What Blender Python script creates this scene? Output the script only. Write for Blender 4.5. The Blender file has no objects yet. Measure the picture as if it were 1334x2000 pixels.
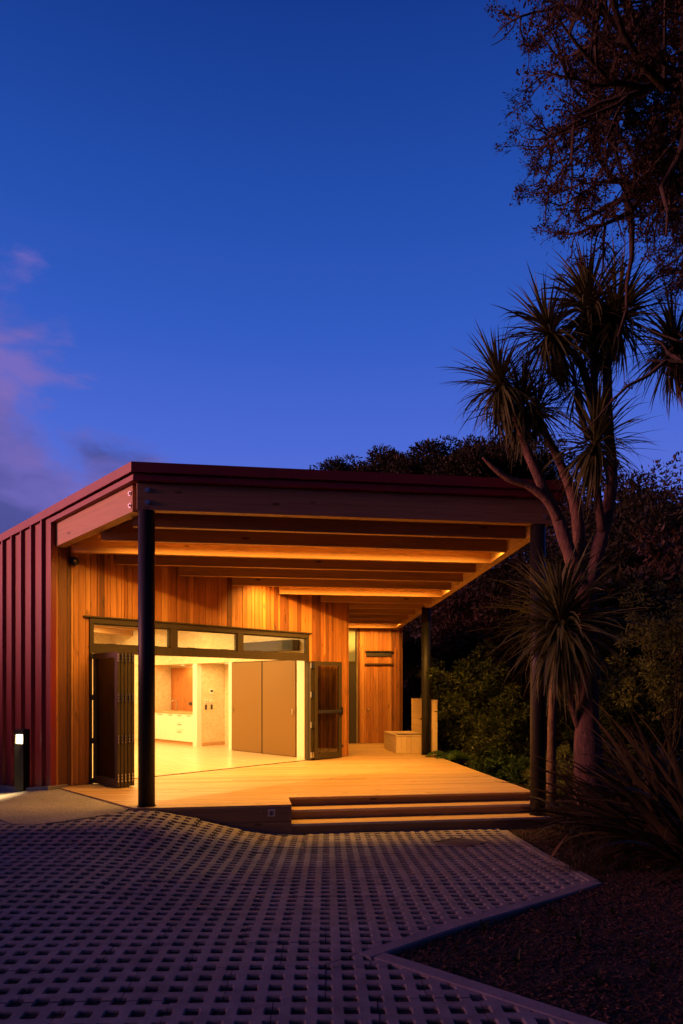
import bpy, bmesh, math, random
import numpy as np
from mathutils import Vector, Matrix

random.seed(7)
rng = np.random.default_rng(7)
SC = bpy.context.scene
COL = SC.collection
R = math.radians

# ------------------------------------------------------------------ camera
CAMZ = 1.58            # metres above the deck (deck top is z = 0)
FPX = 1333.0           # focal length in photo pixels (24 mm on 36 mm height)
PX0, HOR = 667.0, 1340.0
cam_d = bpy.data.cameras.new('camera')
cam_d.sensor_fit = 'VERTICAL'
cam_d.sensor_height = 36.0
cam_d.lens = 24.0
cam_d.shift_y = 0.17
cam_d.clip_end = 2000.0
cam = bpy.data.objects.new('camera', cam_d)
cam.location = (0, 0, CAMZ)
cam.rotation_euler = (R(90), 0, 0)
COL.objects.link(cam)
SC.camera = cam

# ------------------------------------------------------------------ world
SUN_AZ_DIR = Vector((-0.97, -0.12, 0.11)).normalized()   # where the last glow comes from
world = bpy.data.worlds.new('World')
SC.world = world
world.use_nodes = True
wn, wl = world.node_tree.nodes, world.node_tree.links
wn.clear()


def wnode(t, **kw):
    n = wn.new(t)
    for k, v in kw.items():
        setattr(n, k, v)
    return n


def ramp_set(n, stops, interp='LINEAR'):
    cr = n.color_ramp
    cr.interpolation = interp
    while len(cr.elements) > 1:
        cr.elements.remove(cr.elements[-1])
    cr.elements[0].position = stops[0][0]
    c = stops[0][1]
    cr.elements[0].color = (c[0], c[1], c[2], 1)
    for p, c in stops[1:]:
        e = cr.elements.new(p)
        e.color = (c[0], c[1], c[2], 1)


w_out = wnode('ShaderNodeOutputWorld')
w_bg = wnode('ShaderNodeBackground')
w_tc = wnode('ShaderNodeTexCoord')
w_sep = wnode('ShaderNodeSeparateXYZ')
wl.new(w_tc.outputs['Generated'], w_sep.inputs[0])
w_sky = wnode('ShaderNodeTexSky', sky_type='NISHITA', sun_disc=False)
w_sky.sun_elevation = R(-3.0)
w_sky.sun_rotation = math.atan2(SUN_AZ_DIR.x, SUN_AZ_DIR.y)
w_grad = wnode('ShaderNodeValToRGB')
ramp_set(w_grad, [(0.0, (0.14, 0.15, 0.62)), (0.20, (0.118, 0.168, 0.69)), (0.33, (0.070, 0.14, 0.65)),
                  (0.45, (0.032, 0.105, 0.54)), (0.58, (0.015, 0.074, 0.41)), (0.72, (0.005, 0.036, 0.25)),
                  (0.86, (0.003, 0.014, 0.10)), (1.0, (0.002, 0.007, 0.05))])
wl.new(w_sep.outputs['Z'], w_grad.inputs['Fac'])
# towards the afterglow (left) the blue turns violet
w_dot = wnode('ShaderNodeVectorMath', operation='DOT_PRODUCT')
wl.new(w_tc.outputs['Generated'], w_dot.inputs[0])
w_dot.inputs[1].default_value = (-0.99, -0.1, -0.35)
w_vr = wnode('ShaderNodeMapRange')
w_vr.inputs['From Min'].default_value = 0.16
w_vr.inputs['From Max'].default_value = 1.0
wl.new(w_dot.outputs['Value'], w_vr.inputs['Value'])
w_vio = wnode('ShaderNodeMix', data_type='RGBA')
wl.new(w_vr.outputs['Result'], w_vio.inputs['Factor'])
wl.new(w_grad.outputs['Color'], w_vio.inputs['A'])
w_vio.inputs['B'].default_value = (0.46, 0.20, 0.54, 1)
# physically based twilight on top
w_tint = wnode('ShaderNodeMix', data_type='RGBA', blend_type='ADD')
w_tint.inputs['Factor'].default_value = 0.05
wl.new(w_vio.outputs['Result'], w_tint.inputs['A'])
wl.new(w_sky.outputs['Color'], w_tint.inputs['B'])
# clouds: long low banks towards the afterglow
w_map = wnode('ShaderNodeMapping')
w_map.inputs['Scale'].default_value = (2.0, 2.0, 4.6)
w_map.inputs['Rotation'].default_value = (0.0, R(-22), 0.0)
wl.new(w_tc.outputs['Generated'], w_map.inputs['Vector'])
w_n1 = wnode('ShaderNodeTexNoise')
w_n1.inputs['Scale'].default_value = 2.3
w_n1.inputs['Detail'].default_value = 7.0
w_n1.inputs['Roughness'].default_value = 0.58
w_n1.inputs['Distortion'].default_value = 0.35
wl.new(w_map.outputs['Vector'], w_n1.inputs['Vector'])
w_cm = wnode('ShaderNodeMapRange')           # more cloud towards the left and low down
w_cm.inputs['From Min'].default_value = 0.16
w_cm.inputs['From Max'].default_value = 0.66
w_dot2 = wnode('ShaderNodeVectorMath', operation='DOT_PRODUCT')
wl.new(w_tc.outputs['Generated'], w_dot2.inputs[0])
w_dot2.inputs[1].default_value = (-1.0, -0.12, -0.95)
w_add0 = wnode('ShaderNodeMath', operation='ADD')
wl.new(w_dot2.outputs['Value'], w_add0.inputs[0])
w_add0.inputs[1].default_value = 0.54
wl.new(w_add0.outputs['Value'], w_cm.inputs['Value'])
w_c1 = wnode('ShaderNodeMath', operation='MULTIPLY_ADD')
wl.new(w_n1.outputs['Fac'], w_c1.inputs[0])
w_c1.inputs[1].default_value = 1.0
w_c1.inputs[2].default_value = -0.76
w_c2 = wnode('ShaderNodeMath', operation='MULTIPLY_ADD')
wl.new(w_cm.outputs['Result'], w_c2.inputs[0])
w_c2.inputs[1].default_value = 0.58
wl.new(w_c1.outputs['Value'], w_c2.inputs[2])
w_cs = wnode('ShaderNodeMapRange', interpolation_type='SMOOTHSTEP')
w_cs.inputs['From Min'].default_value = 0.0
w_cs.inputs['From Max'].default_value = 0.20
wl.new(w_c2.outputs['Value'], w_cs.inputs['Value'])
w_ccol = wnode('ShaderNodeValToRGB')
ramp_set(w_ccol, [(0.0, (0.17, 0.15, 0.58)), (0.34, (0.215, 0.145, 0.46)), (0.48, (0.145, 0.12, 0.42)), (0.60, (0.07, 0.072, 0.26)), (1.0, (0.042, 0.048, 0.18))])
w_n2 = wnode('ShaderNodeTexNoise')
w_n2.inputs['Scale'].default_value = 2.6
w_n2.inputs['Detail'].default_value = 5.0
wl.new(w_map.outputs['Vector'], w_n2.inputs['Vector'])
w_cz = wnode('ShaderNodeMath', operation='MULTIPLY_ADD')     # lower clouds are thicker and darker
wl.new(w_sep.outputs['Z'], w_cz.inputs[0])
w_cz.inputs[1].default_value = -1.5
w_cz.inputs[2].default_value = 0.50
w_cadd = wnode('ShaderNodeMath', operation='ADD', use_clamp=True)
wl.new(w_n2.outputs['Fac'], w_cadd.inputs[0])
wl.new(w_cz.outputs['Value'], w_cadd.inputs[1])
wl.new(w_cadd.outputs['Value'], w_ccol.inputs['Fac'])
w_cmix = wnode('ShaderNodeMix', data_type='RGBA')
w_cf = wnode('ShaderNodeMath', operation='MULTIPLY')
wl.new(w_cs.outputs['Result'], w_cf.inputs[0])
w_cf.inputs[1].default_value = 0.85
wl.new(w_cf.outputs['Value'], w_cmix.inputs['Factor'])
wl.new(w_tint.outputs['Result'], w_cmix.inputs['A'])
wl.new(w_ccol.outputs['Color'], w_cmix.inputs['B'])
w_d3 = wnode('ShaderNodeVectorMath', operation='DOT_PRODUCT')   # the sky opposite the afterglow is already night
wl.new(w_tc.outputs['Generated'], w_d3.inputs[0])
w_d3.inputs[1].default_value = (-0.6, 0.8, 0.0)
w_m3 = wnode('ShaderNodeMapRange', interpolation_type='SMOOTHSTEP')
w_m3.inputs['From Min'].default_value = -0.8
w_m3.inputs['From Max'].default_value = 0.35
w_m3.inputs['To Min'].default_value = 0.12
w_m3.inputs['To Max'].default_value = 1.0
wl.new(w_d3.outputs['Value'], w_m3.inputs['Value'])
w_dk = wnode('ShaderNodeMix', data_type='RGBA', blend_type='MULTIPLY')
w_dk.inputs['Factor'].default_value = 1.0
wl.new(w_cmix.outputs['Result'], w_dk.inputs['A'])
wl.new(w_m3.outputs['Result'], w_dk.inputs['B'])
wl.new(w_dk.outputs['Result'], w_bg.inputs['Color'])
w_bg.inputs['Strength'].default_value = 1.0
wl.new(w_bg.outputs[0], w_out.inputs[0])

# ------------------------------------------------------------------ sun (afterglow)
sun_d = bpy.data.lights.new('sun', 'SUN')
sun_d.energy = 4.4
sun_d.angle = R(22)
sun_d.color = (1.0, 0.30, 0.27)
sun = bpy.data.objects.new('sun', sun_d)
sun.rotation_euler = SUN_AZ_DIR.to_track_quat('Z', 'Y').to_euler()
sun.location = (-20, 0, 20)
COL.objects.link(sun)

# ------------------------------------------------------------------ exposure
SC.view_settings.view_transform = 'Standard'
SC.view_settings.look = 'None'
SC.view_settings.exposure = 0.0
SC.view_settings.gamma = 1.0
SC.view_settings.use_curve_mapping = False
SC.render.engine = 'CYCLES'
SC.cycles.use_denoising = True
SC.cycles.max_bounces = 8
SC.cycles.diffuse_bounces = 5
SC.cycles.transparent_max_bounces = 16
SC.cycles.sample_clamp_indirect = 6.0
SC.cycles.caustics_reflective = False
SC.cycles.caustics_refractive = False

# ------------------------------------------------------------------ frames
# canopy frame (front beam direction U, towards the back V), origin at the left post
U = Vector((0.98996, 0.14137)); V = Vector((-0.14137, 0.98996)); L0 = Vector((-2.57, 9.0))
# building frame (cedar wall direction W, eave direction E), origin at the building corner
W = Vector((0.6947, 0.7193)); E = Vector((-0.7193, 0.6947)); C0 = Vector((-4.47, 10.66))


def P(u, v, z=0.0):
    p = L0 + U * u + V * v
    return Vector((p.x, p.y, z))


def Q(w, e, z=0.0):
    p = C0 + W * w + E * e
    return Vector((p.x, p.y, z))


def uv_of(x, y):
    d = Vector((x, y)) - L0
    return d.dot(U), d.dot(V)


def zb(x, y):
    """underside of the joists: the roof falls towards the back"""
    return 3.765 - 0.067 * uv_of(x, y)[1]


def zbv(v):
    return 3.765 - 0.067 * v


def pix(px, py, Y):
    """photo pixel at a known distance"""
    return Vector(((px - PX0) / FPX * Y, Y, CAMZ + (HOR - py) / FPX * Y))


def sstep(a, b, x):
    t = min(1.0, max(0.0, (x - a) / (b - a)))
    return t * t * (3 - 2 * t)


def lerp_tab(tab, x):
    if x <= tab[0][0]:
        return tab[0][1]
    for (x0, y0), (x1, y1) in zip(tab, tab[1:]):
        if x <= x1:
            return y0 + (y1 - y0) * sstep(0, 1, (x - x0) / (x1 - x0)) * 0.3 + (y1 - y0) * 0.7 * (x - x0) / (x1 - x0)
    return tab[-1][1]


LTAB = [(4.0, -0.10), (7.0, -0.12), (8.0, -0.06), (8.9, -0.022)]
RTAB = [(4.0, -0.088), (4.6, -0.10), (6.0, -0.19), (8.0, -0.335), (9.1, -0.395), (10, -0.41)]


def gz(x, y):
    """paved surface height"""
    s = sstep(-2.75, -0.6, x)
    z = lerp_tab(LTAB, y) * (1 - s) + lerp_tab(RTAB, y) * s
    if x < -4.3:
        z -= 0.2 * sstep(0, 1.6, -(x + 4.3)) * sstep(7.5, 10.5, y)
    return z


def soil(x, y):
    """bare ground: just under the paving, rising into a bushy bank at the right and the back"""
    z = gz(x, y) - 0.055
    # bed right of the paving
    z -= 0.03 * sstep(0.4, 1.2, x) * (1 - sstep(5, 9, y))
    z += 0.42 * sstep(3.2, 9, x) + 1.2 * sstep(8, 22, x)
    z += 3.6 * sstep(10.5, 15.5, -x) * (1 - sstep(24, 34, y))      # unseen bank added on the far left to block the low glow
    z += 1.0 * sstep(14, 24, y) * sstep(2.6, 6, x)
    z += 9.0 * sstep(24, 50, y) * sstep(-18, 14, x) + 6 * sstep(10, 40, x) * sstep(12, 30, y)
    z += 0.025 * math.sin(x * 3.1 + y * 1.7) * math.sin(y * 2.3 - x) * sstep(0.3, 1.5, x) * (1 - sstep(9, 12, y) * 0)
    return z


def ground_at(px, py, fn=gz):
    """photo pixel to a point of the ground"""
    z = -0.2
    for _ in range(40):
        Y = FPX * (CAMZ - z) / (py - HOR)
        z = 0.5 * z + 0.5 * fn((px - PX0) / FPX * Y, Y)
    Y = FPX * (CAMZ - z) / (py - HOR)
    return Vector(((px - PX0) / FPX * Y, Y, z))


# ------------------------------------------------------------------ mesh helpers
class MB:
    def __init__(self):
        self.v = []; self.f = []

    def add(self, vs, fs):
        n = len(self.v)
        self.v.extend([tuple(p) for p in vs])
        self.f.extend([tuple(i + n for i in f) for f in fs])
        return self

    def hexa(self, b, t):
        """bottom and top quads, counter-clockwise seen from above"""
        self.add(list(b) + list(t), [(3, 2, 1, 0), (4, 5, 6, 7), (0, 1, 5, 4), (1, 2, 6, 5), (2, 3, 7, 6), (3, 0, 4, 7)])
        return self

    def prism(self, poly, z0, z1):
        """poly: list of (x,y); z0/z1 numbers or functions of x,y"""
        n = len(poly)
        f0 = z0 if callable(z0) else (lambda x, y: z0)
        f1 = z1 if callable(z1) else (lambda x, y: z1)
        vs = [(p[0], p[1], f0(p[0], p[1])) for p in poly] + [(p[0], p[1], f1(p[0], p[1])) for p in poly]
        fs = [tuple(reversed(range(n))), tuple(range(n, 2 * n))]
        fs += [(i, (i + 1) % n, n + (i + 1) % n, n + i) for i in range(n)]
        self.add(vs, fs)
        return self

    def qbox(self, w0, w1, e0, e1, z0, z1):
        """box in the building frame"""
        return self.prism([Q(w0, e0).xy, Q(w1, e0).xy, Q(w1, e1).xy, Q(w0, e1).xy], z0, z1)

    def pbox(self, u0, u1, v0, v1, z0, z1):
        """box in the canopy frame"""
        return self.prism([P(u0, v0).xy, P(u1, v0).xy, P(u1, v1).xy, P(u0, v1).xy], z0, z1)

    def tube(self, pts, rad, n=8, cap=True):
        pts = [Vector(p) for p in pts]
        k = len(pts)
        rings = []
        prev = None
        for i in range(k):
            t = (pts[min(i + 1, k - 1)] - pts[max(i - 1, 0)])
            t = t.normalized() if t.length > 1e-9 else Vector((0, 0, 1))
            if prev is None:
                a = t.cross(Vector((0, 0, 1)))
                if a.length < 0.05:
                    a = t.cross(Vector((1, 0, 0)))
                a.normalize()
            else:
                a = prev - t * prev.dot(t)
                a.normalize()
            prev = a
            b = t.cross(a)
            r = rad[i] if hasattr(rad, '__len__') else rad
            rings.append([pts[i] + a * (r * math.cos(2 * math.pi * j / n)) + b * (r * math.sin(2 * math.pi * j / n)) for j in range(n)])
        vs = [p for r_ in rings for p in r_]
        fs = []
        for i in range(k - 1):
            for j in range(n):
                fs.append((i * n + j, i * n + (j + 1) % n, (i + 1) * n + (j + 1) % n, (i + 1) * n + j))
        if cap:
            fs.append(tuple(reversed(range(n))))
            fs.append(tuple((k - 1) * n + j for j in range(n)))
        self.add(vs, fs)
        return self

    def mesh(self, name, mat, smooth=False):
        me = bpy.data.meshes.new(name)
        me.from_pydata(self.v, [], self.f)
        if mat is not None:
            me.materials.append(mat)
        if smooth:
            me.polygons.foreach_set('use_smooth', [True] * len(me.polygons))
        me.update()
        return me

    def build(self, name, mat, parent=None, smooth=False, bevel=0.0, **props):
        me = self.mesh(name, mat, smooth)
        if bevel > 0:
            bm = bmesh.new(); bm.from_mesh(me)
            bmesh.ops.recalc_face_normals(bm, faces=bm.faces)
            bmesh.ops.bevel(bm, geom=bm.edges[:], offset=bevel, segments=1, affect='EDGES', clamp_overlap=True)
            bm.to_mesh(me); bm.free()
        return link(name, me, parent, **props)


def link(name, me, parent=None, **props):
    o = bpy.data.objects.new(name, me)
    COL.objects.link(o)
    if parent is not None:
        o.parent = parent
        if 'base' in parent:
            o.matrix_parent_inverse = Matrix.Translation(-Vector(parent.location))
    for k, v in props.items():
        o[k] = v
    return o


def thing(name, loc, label, cat, group=None):
    o = bpy.data.objects.new(name, None)
    COL.objects.link(o)
    o.location = loc
    o.empty_display_size = 0.2
    o['base'] = 1
    o['label'] = label; o['category'] = cat
    if group:
        o['group'] = group
    return o


def tag(o, label, cat, group=None):
    o['label'] = label; o['category'] = cat
    if group:
        o['group'] = group
    return o


def np_mesh(name, verts, quads, mat, smooth=False):
    """fast mesh from numpy arrays: verts (n,3), quads (m,4) or (m,3)"""
    me = bpy.data.meshes.new(name)
    nv, nf, k = len(verts), len(quads), quads.shape[1]
    me.vertices.add(nv)
    me.vertices.foreach_set('co', np.ascontiguousarray(verts, dtype=np.float32).ravel())
    me.loops.add(nf * k)
    me.loops.foreach_set('vertex_index', np.ascontiguousarray(quads, dtype=np.int32).ravel())
    me.polygons.add(nf)
    me.polygons.foreach_set('loop_start', np.arange(0, nf * k, k, dtype=np.int32))
    me.polygons.foreach_set('use_smooth', np.full(nf, smooth))
    me.materials.append(mat)
    me.update(calc_edges=True)
    me.validate()
    return me


# ------------------------------------------------------------------ materials
MATS = {}


class NT:
    def __init__(self, name, rough=0.6, metallic=0.0, spec=0.5):
        self.m = bpy.data.materials.new(name)
        self.m.use_nodes = True
        self.n = self.m.node_tree.nodes; self.l = self.m.node_tree.links
        self.b = self.n['Principled BSDF']
        self.b.inputs['Roughness'].default_value = rough
        self.b.inputs['Metallic'].default_value = metallic
        self.b.inputs['Specular IOR Level'].default_value = spec
        MATS[name] = self.m

    def node(self, t, **kw):
        n = self.n.new(t)
        for k, v in kw.items():
            setattr(n, k, v)
        return n

    def coords(self, scale=(1, 1, 1), rot=0.0, offset_random=False):
        tc = self.node('ShaderNodeTexCoord')
        mp = self.node('ShaderNodeMapping')
        mp.vector_type = 'POINT'
        r1 = self.node('ShaderNodeVectorRotate', rotation_type='Z_AXIS')
        r1.inputs['Angle'].default_value = rot
        self.l.new(tc.outputs['Object'], r1.inputs['Vector'])
        src = r1.outputs['Vector']
        if offset_random:
            oi = self.node('ShaderNodeObjectInfo')
            mu = self.node('ShaderNodeMath', operation='MULTIPLY'); mu.inputs[1].default_value = 37.0
            self.l.new(oi.outputs['Random'], mu.inputs[0])
            ad = self.node('ShaderNodeVectorMath', operation='ADD')
            self.l.new(src, ad.inputs[0])
            self.l.new(mu.outputs[0], ad.inputs[1])
            src = ad.outputs[0]
        mp.inputs['Scale'].default_value = scale
        self.l.new(src, mp.inputs['Vector'])
        return mp.outputs['Vector']

    def noise(self, vec, scale, detail=4, rough=0.55, dist=0.0):
        n = self.node('ShaderNodeTexNoise')
        n.inputs['Scale'].default_value = scale
        n.inputs['Detail'].default_value = detail
        n.inputs['Roughness'].default_value = rough
        n.inputs['Distortion'].default_value = dist
        self.l.new(vec, n.inputs['Vector'])
        return n.outputs['Fac']

    def ramp(self, fac, stops):
        n = self.node('ShaderNodeValToRGB')
        ramp_set(n, stops)
        self.l.new(fac, n.inputs['Fac'])
        return n.outputs['Color']

    def mix(self, a, b, fac, mode='MIX'):
        n = self.node('ShaderNodeMix', data_type='RGBA', blend_type=mode)
        for s, x in (('A', a), ('B', b)):
            if isinstance(x, tuple):
                n.inputs[s].default_value = (x[0], x[1], x[2], 1)
            else:
                self.l.new(x, n.inputs[s])
        if isinstance(fac, (int, float)):
            n.inputs['Factor'].default_value = fac
        else:
            self.l.new(fac, n.inputs['Factor'])
        return n.outputs['Result']

    def rnd(self):
        return self.node('ShaderNodeObjectInfo').outputs['Random']

    def color(self, c):
        if isinstance(c, tuple):
            self.b.inputs['Base Color'].default_value = (c[0], c[1], c[2], 1)
        else:
            self.l.new(c, self.b.inputs['Base Color'])
        return self

    def rough(self, fac, lo, hi):
        mr = self.node('ShaderNodeMapRange')
        mr.inputs['To Min'].default_value = lo; mr.inputs['To Max'].default_value = hi
        self.l.new(fac, mr.inputs['Value'])
        self.l.new(mr.outputs['Result'], self.b.inputs['Roughness'])

    def bump(self, fac, strength=0.3, dist=0.01):
        b = self.node('ShaderNodeBump')
        b.inputs['Strength'].default_value = strength
        b.inputs['Distance'].default_value = dist
        self.l.new(fac, b.inputs['Height'])
        self.l.new(b.outputs['Normal'], self.b.inputs['Normal'])


def grey(f):
    return (f, f, f)


U_ROT = -math.atan2(U.y, U.x)
W_ROT = -math.atan2(W.y, W.x)

# cedar weatherboards: every board its own tone
t = NT('cedar', 0.55)
vec = t.coords((38, 38, 1.6), offset_random=True)
g = t.noise(vec, 1.0, 6, 0.6, 0.6)
base = t.ramp(t.rnd(), [(0.0, (0.13, 0.042, 0.013)), (0.12, (0.22, 0.075, 0.022)), (0.22, (0.46, 0.175, 0.045)), (0.38, (0.33, 0.115, 0.030)), (0.55, (0.56, 0.235, 0.065)), (0.72, (0.40, 0.145, 0.038)), (0.88, (0.60, 0.27, 0.08)), (1.0, (0.19, 0.062, 0.018))])
gr = t.ramp(g, [(0.25, grey(0.52)), (0.5, grey(0.92)), (0.75, grey(1.15))])
kn = t.noise(t.coords((9, 9, 3.0), offset_random=True), 1.0, 2, 0.5)
knc = t.ramp(kn, [(0.26, grey(0.45)), (0.36, grey(1.0))])
t.color(t.mix(t.mix(base, gr, 1.0, 'MULTIPLY'), knc, 1.0, 'MULTIPLY'))
t.bump(g, 0.25, 0.003)

# decking and steps: pale timber, grain along U
def timber(name, cols, rot, scale, rough=0.5, knots=True, grain=(0.62, 1.08)):
    t = NT(name, rough)
    vec = t.coords(scale, rot, offset_random=True)
    g = t.noise(vec, 1.0, 6, 0.62, 0.8)
    base = t.ramp(t.rnd(), [(i / (len(cols) - 1), c) for i, c in enumerate(cols)])
    gr = t.ramp(g, [(0.28, grey(grain[0])), (0.52, grey(0.95)), (0.75, grey(grain[1]))])
    c = t.mix(base, gr, 1.0, 'MULTIPLY')
    if knots:
        vo = t.node('ShaderNodeTexVoronoi')
        vo.inputs['Scale'].default_value = 1.0
        t.l.new(t.coords((1.5, 4.6, 4.6), rot, offset_random=True), vo.inputs['Vector'])
        kc = t.ramp(vo.outputs['Distance'], [(0.0, (0.28, 0.2, 0.16)), (0.07, (0.42, 0.33, 0.26)), (0.12, grey(1.0))])
        c = t.mix(c, kc, 1.0, 'MULTIPLY')
    t.color(c)
    t.rough(g, rough - 0.1, rough + 0.12)
    t.bump(g, 0.25, 0.002)
    return t


timber('deck_timber', [(0.42, 0.26, 0.115), (0.52, 0.33, 0.155), (0.46, 0.29, 0.13), (0.55, 0.36, 0.175), (0.44, 0.27, 0.125)], U_ROT, (1.4, 60, 60), 0.5)
timber('joist_timber', [(0.40, 0.21, 0.075), (0.47, 0.26, 0.10), (0.43, 0.23, 0.085)], U_ROT, (1.2, 34, 34), 0.55)
timber('beam_timber', [(0.38, 0.215, 0.10), (0.42, 0.24, 0.115)], U_ROT, (1.1, 30, 30), 0.55)
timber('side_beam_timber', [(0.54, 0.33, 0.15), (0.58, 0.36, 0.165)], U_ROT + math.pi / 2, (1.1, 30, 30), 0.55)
timber('eave_timber', [(0.42, 0.24, 0.11), (0.44, 0.25, 0.12)], -math.atan2(E.y, E.x), (1.1, 30, 30), 0.55)
timber('riser_timber', [(0.26, 0.15, 0.085), (0.30, 0.18, 0.10)], U_ROT, (1.2, 40, 40), 0.6)
timber('bench_timber', [(0.58, 0.42, 0.25), (0.64, 0.47, 0.29), (0.55, 0.39, 0.225)], U_ROT + math.pi / 2, (1.4, 45, 45), 0.5, knots=False, grain=(0.82, 1.06))
timber('floor_timber', [(0.60, 0.45, 0.28), (0.60, 0.45, 0.28)], W_ROT + math.pi / 2, (1.0, 12, 1), 0.22, knots=False, grain=(0.86, 1.05))

t = NT('red_metal', 0.42, 0.0, 0.5)
g = t.noise(t.coords((3, 3, 0.8)), 1.0, 4)
t.color(t.ramp(g, [(0.3, (0.20, 0.017, 0.022)), (0.7, (0.25, 0.023, 0.029))]))
t.rough(g, 0.36, 0.5)

t = NT('black_steel', 0.5, 0.0, 0.35)
t.color((0.016, 0.015, 0.017))
t = NT('bronze_frame', 0.45, 0.0, 0.3)
g = t.noise(t.coords((20, 20, 6)), 1.0, 3)
t.color(t.ramp(g, [(0.3, (0.046, 0.033, 0.020)), (0.7, (0.056, 0.041, 0.025))]))
t = NT('steel', 0.3, 1.0)
t.color((0.62, 0.62, 0.64))
t = NT('dark_iron', 0.6, 0.0, 0.3)
t.color((0.085, 0.072, 0.063))
t = NT('black_plastic', 0.35)
t.color((0.012, 0.012, 0.014))
t = NT('white_paint', 0.4)
t.color((0.78, 0.74, 0.66))
t = NT('door_panel', 0.45)
t.color((0.195, 0.104, 0.028))
t = NT('counter_timber', 0.35)
g = t.noise(t.coords((3, 30, 30), W_ROT + math.pi / 2), 1.0, 4)
t.color(t.ramp(g, [(0.3, (0.46, 0.26, 0.12)), (0.7, (0.56, 0.34, 0.17))]))
t = NT('dark_plate', 0.35)
t.color((0.045, 0.038, 0.03))
t = NT('soffit_ply', 0.6)
g = t.noise(t.coords((2, 14, 14), U_ROT), 1.0, 4)
t.color(t.ramp(g, [(0.3, (0.22, 0.12, 0.05)), (0.7, (0.28, 0.16, 0.07))]))

# oriented strand board
t = NT('strand_board', 0.5)
vo = t.node('ShaderNodeTexVoronoi'); vo.inputs['Scale'].default_value = 1.0
t.l.new(t.coords((15, 15, 40), W_ROT), vo.inputs['Vector'])
n2 = t.noise(t.coords((6, 6, 6)), 1.0, 4)
flk = t.ramp(vo.outputs['Color'], [(0.0, (0.62, 0.49, 0.31)), (0.5, (0.70, 0.58, 0.39)), (1.0, (0.75, 0.64, 0.45))])
t.color(t.mix(flk, t.ramp(n2, [(0.3, grey(0.9)), (0.7, grey(1.05))]), 1.0, 'MULTIPLY'))

# concrete pavers
t = NT('paver_concrete', 0.85)
vec = t.coords((1, 1, 1), offset_random=True)
g1 = t.noise(vec, 6, 6, 0.6)
g2 = t.noise(vec, 90, 3, 0.6)
tone = t.ramp(t.rnd(), [(0.0, (0.235, 0.205, 0.20)), (0.5, (0.29, 0.255, 0.25)), (1.0, (0.26, 0.225, 0.22))])
c = t.mix(tone, t.ramp(g1, [(0.3, grey(0.66)), (0.7, grey(1.12))]), 1.0, 'MULTIPLY')
c = t.mix(c, t.ramp(g2, [(0.3, grey(0.8)), (0.7, grey(1.1))]), 1.0, 'MULTIPLY')
t.color(c)
t.bump(g2, 0.5, 0.002)

t = NT('kerb_concrete', 0.85)
vec = t.coords((1, 1, 1))
g1 = t.noise(vec, 3, 6, 0.65); g2 = t.noise(vec, 70, 3)
c = t.ramp(g1, [(0.3, (0.19, 0.165, 0.165)), (0.7, (0.30, 0.26, 0.26))])
t.color(t.mix(c, t.ramp(g2, [(0.3, grey(0.8)), (0.7, grey(1.1))]), 1.0, 'MULTIPLY'))
t.bump(g2, 0.5, 0.002)

t = NT('aggregate_concrete', 0.8)
vec = t.coords((1, 1, 1))
vo = t.node('ShaderNodeTexVoronoi'); vo.inputs['Scale'].default_value = 120
t.l.new(vec, vo.inputs['Vector'])
g1 = t.noise(vec, 1.6, 5)
c = t.ramp(vo.outputs['Color'], [(0.1, (0.12, 0.10, 0.09)), (0.5, (0.26, 0.23, 0.205)), (0.85, (0.36, 0.33, 0.30)), (0.97, (0.62, 0.58, 0.52))])
t.color(t.mix(c, t.ramp(g1, [(0.3, grey(0.8)), (0.7, grey(1.05))]), 1.0, 'MULTIPLY'))
t.bump(vo.outputs['Distance'], 0.4, 0.004)

t = NT('soil_ground', 0.95)
vec = t.coords((1, 1, 1))
g1 = t.noise(vec, 3, 6, 0.65); g2 = t.noise(vec, 40, 5, 0.7)
c = t.ramp(g2, [(0.25, (0.012, 0.008, 0.006)), (0.55, (0.035, 0.020, 0.013)), (0.8, (0.075, 0.038, 0.022))])
t.color(t.mix(c, t.ramp(g1, [(0.3, grey(0.7)), (0.7, grey(1.1))]), 1.0, 'MULTIPLY'))
t.bump(g2, 0.9, 0.03)

t = NT('bark_chip', 0.9)
t.color(t.ramp(t.noise(t.coords((1, 1, 1)), 34, 3, 0.7), [(0.34, (0.014, 0.007, 0.005)), (0.55, (0.05, 0.02, 0.012)), (0.69, (0.26, 0.12, 0.065))]))


def leaf_mat(name, cols, rough=0.5, scale=6.0, transl=0.15, rnd=False):
    t = NT(name, rough, 0.0, 0.15)
    f = t.noise(t.coords((1, 1, 1), offset_random=rnd), scale, 3, 0.6)
    t.color(t.ramp(f, [(0.28 + 0.44 * i / (len(cols) - 1), c) for i, c in enumerate(cols)]))
    if transl:
        tr = t.node('ShaderNodeBsdfTranslucent')
        tr.inputs['Color'].default_value = (cols[-1][0], cols[-1][1], cols[-1][2], 1)
        mx = t.node('ShaderNodeMixShader')
        mx.inputs['Fac'].default_value = transl
        out = t.n['Material Output']
        t.l.new(t.b.outputs[0], mx.inputs[1]); t.l.new(tr.outputs[0], mx.inputs[2])
        t.l.new(mx.outputs[0], out.inputs['Surface'])
    return t


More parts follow.
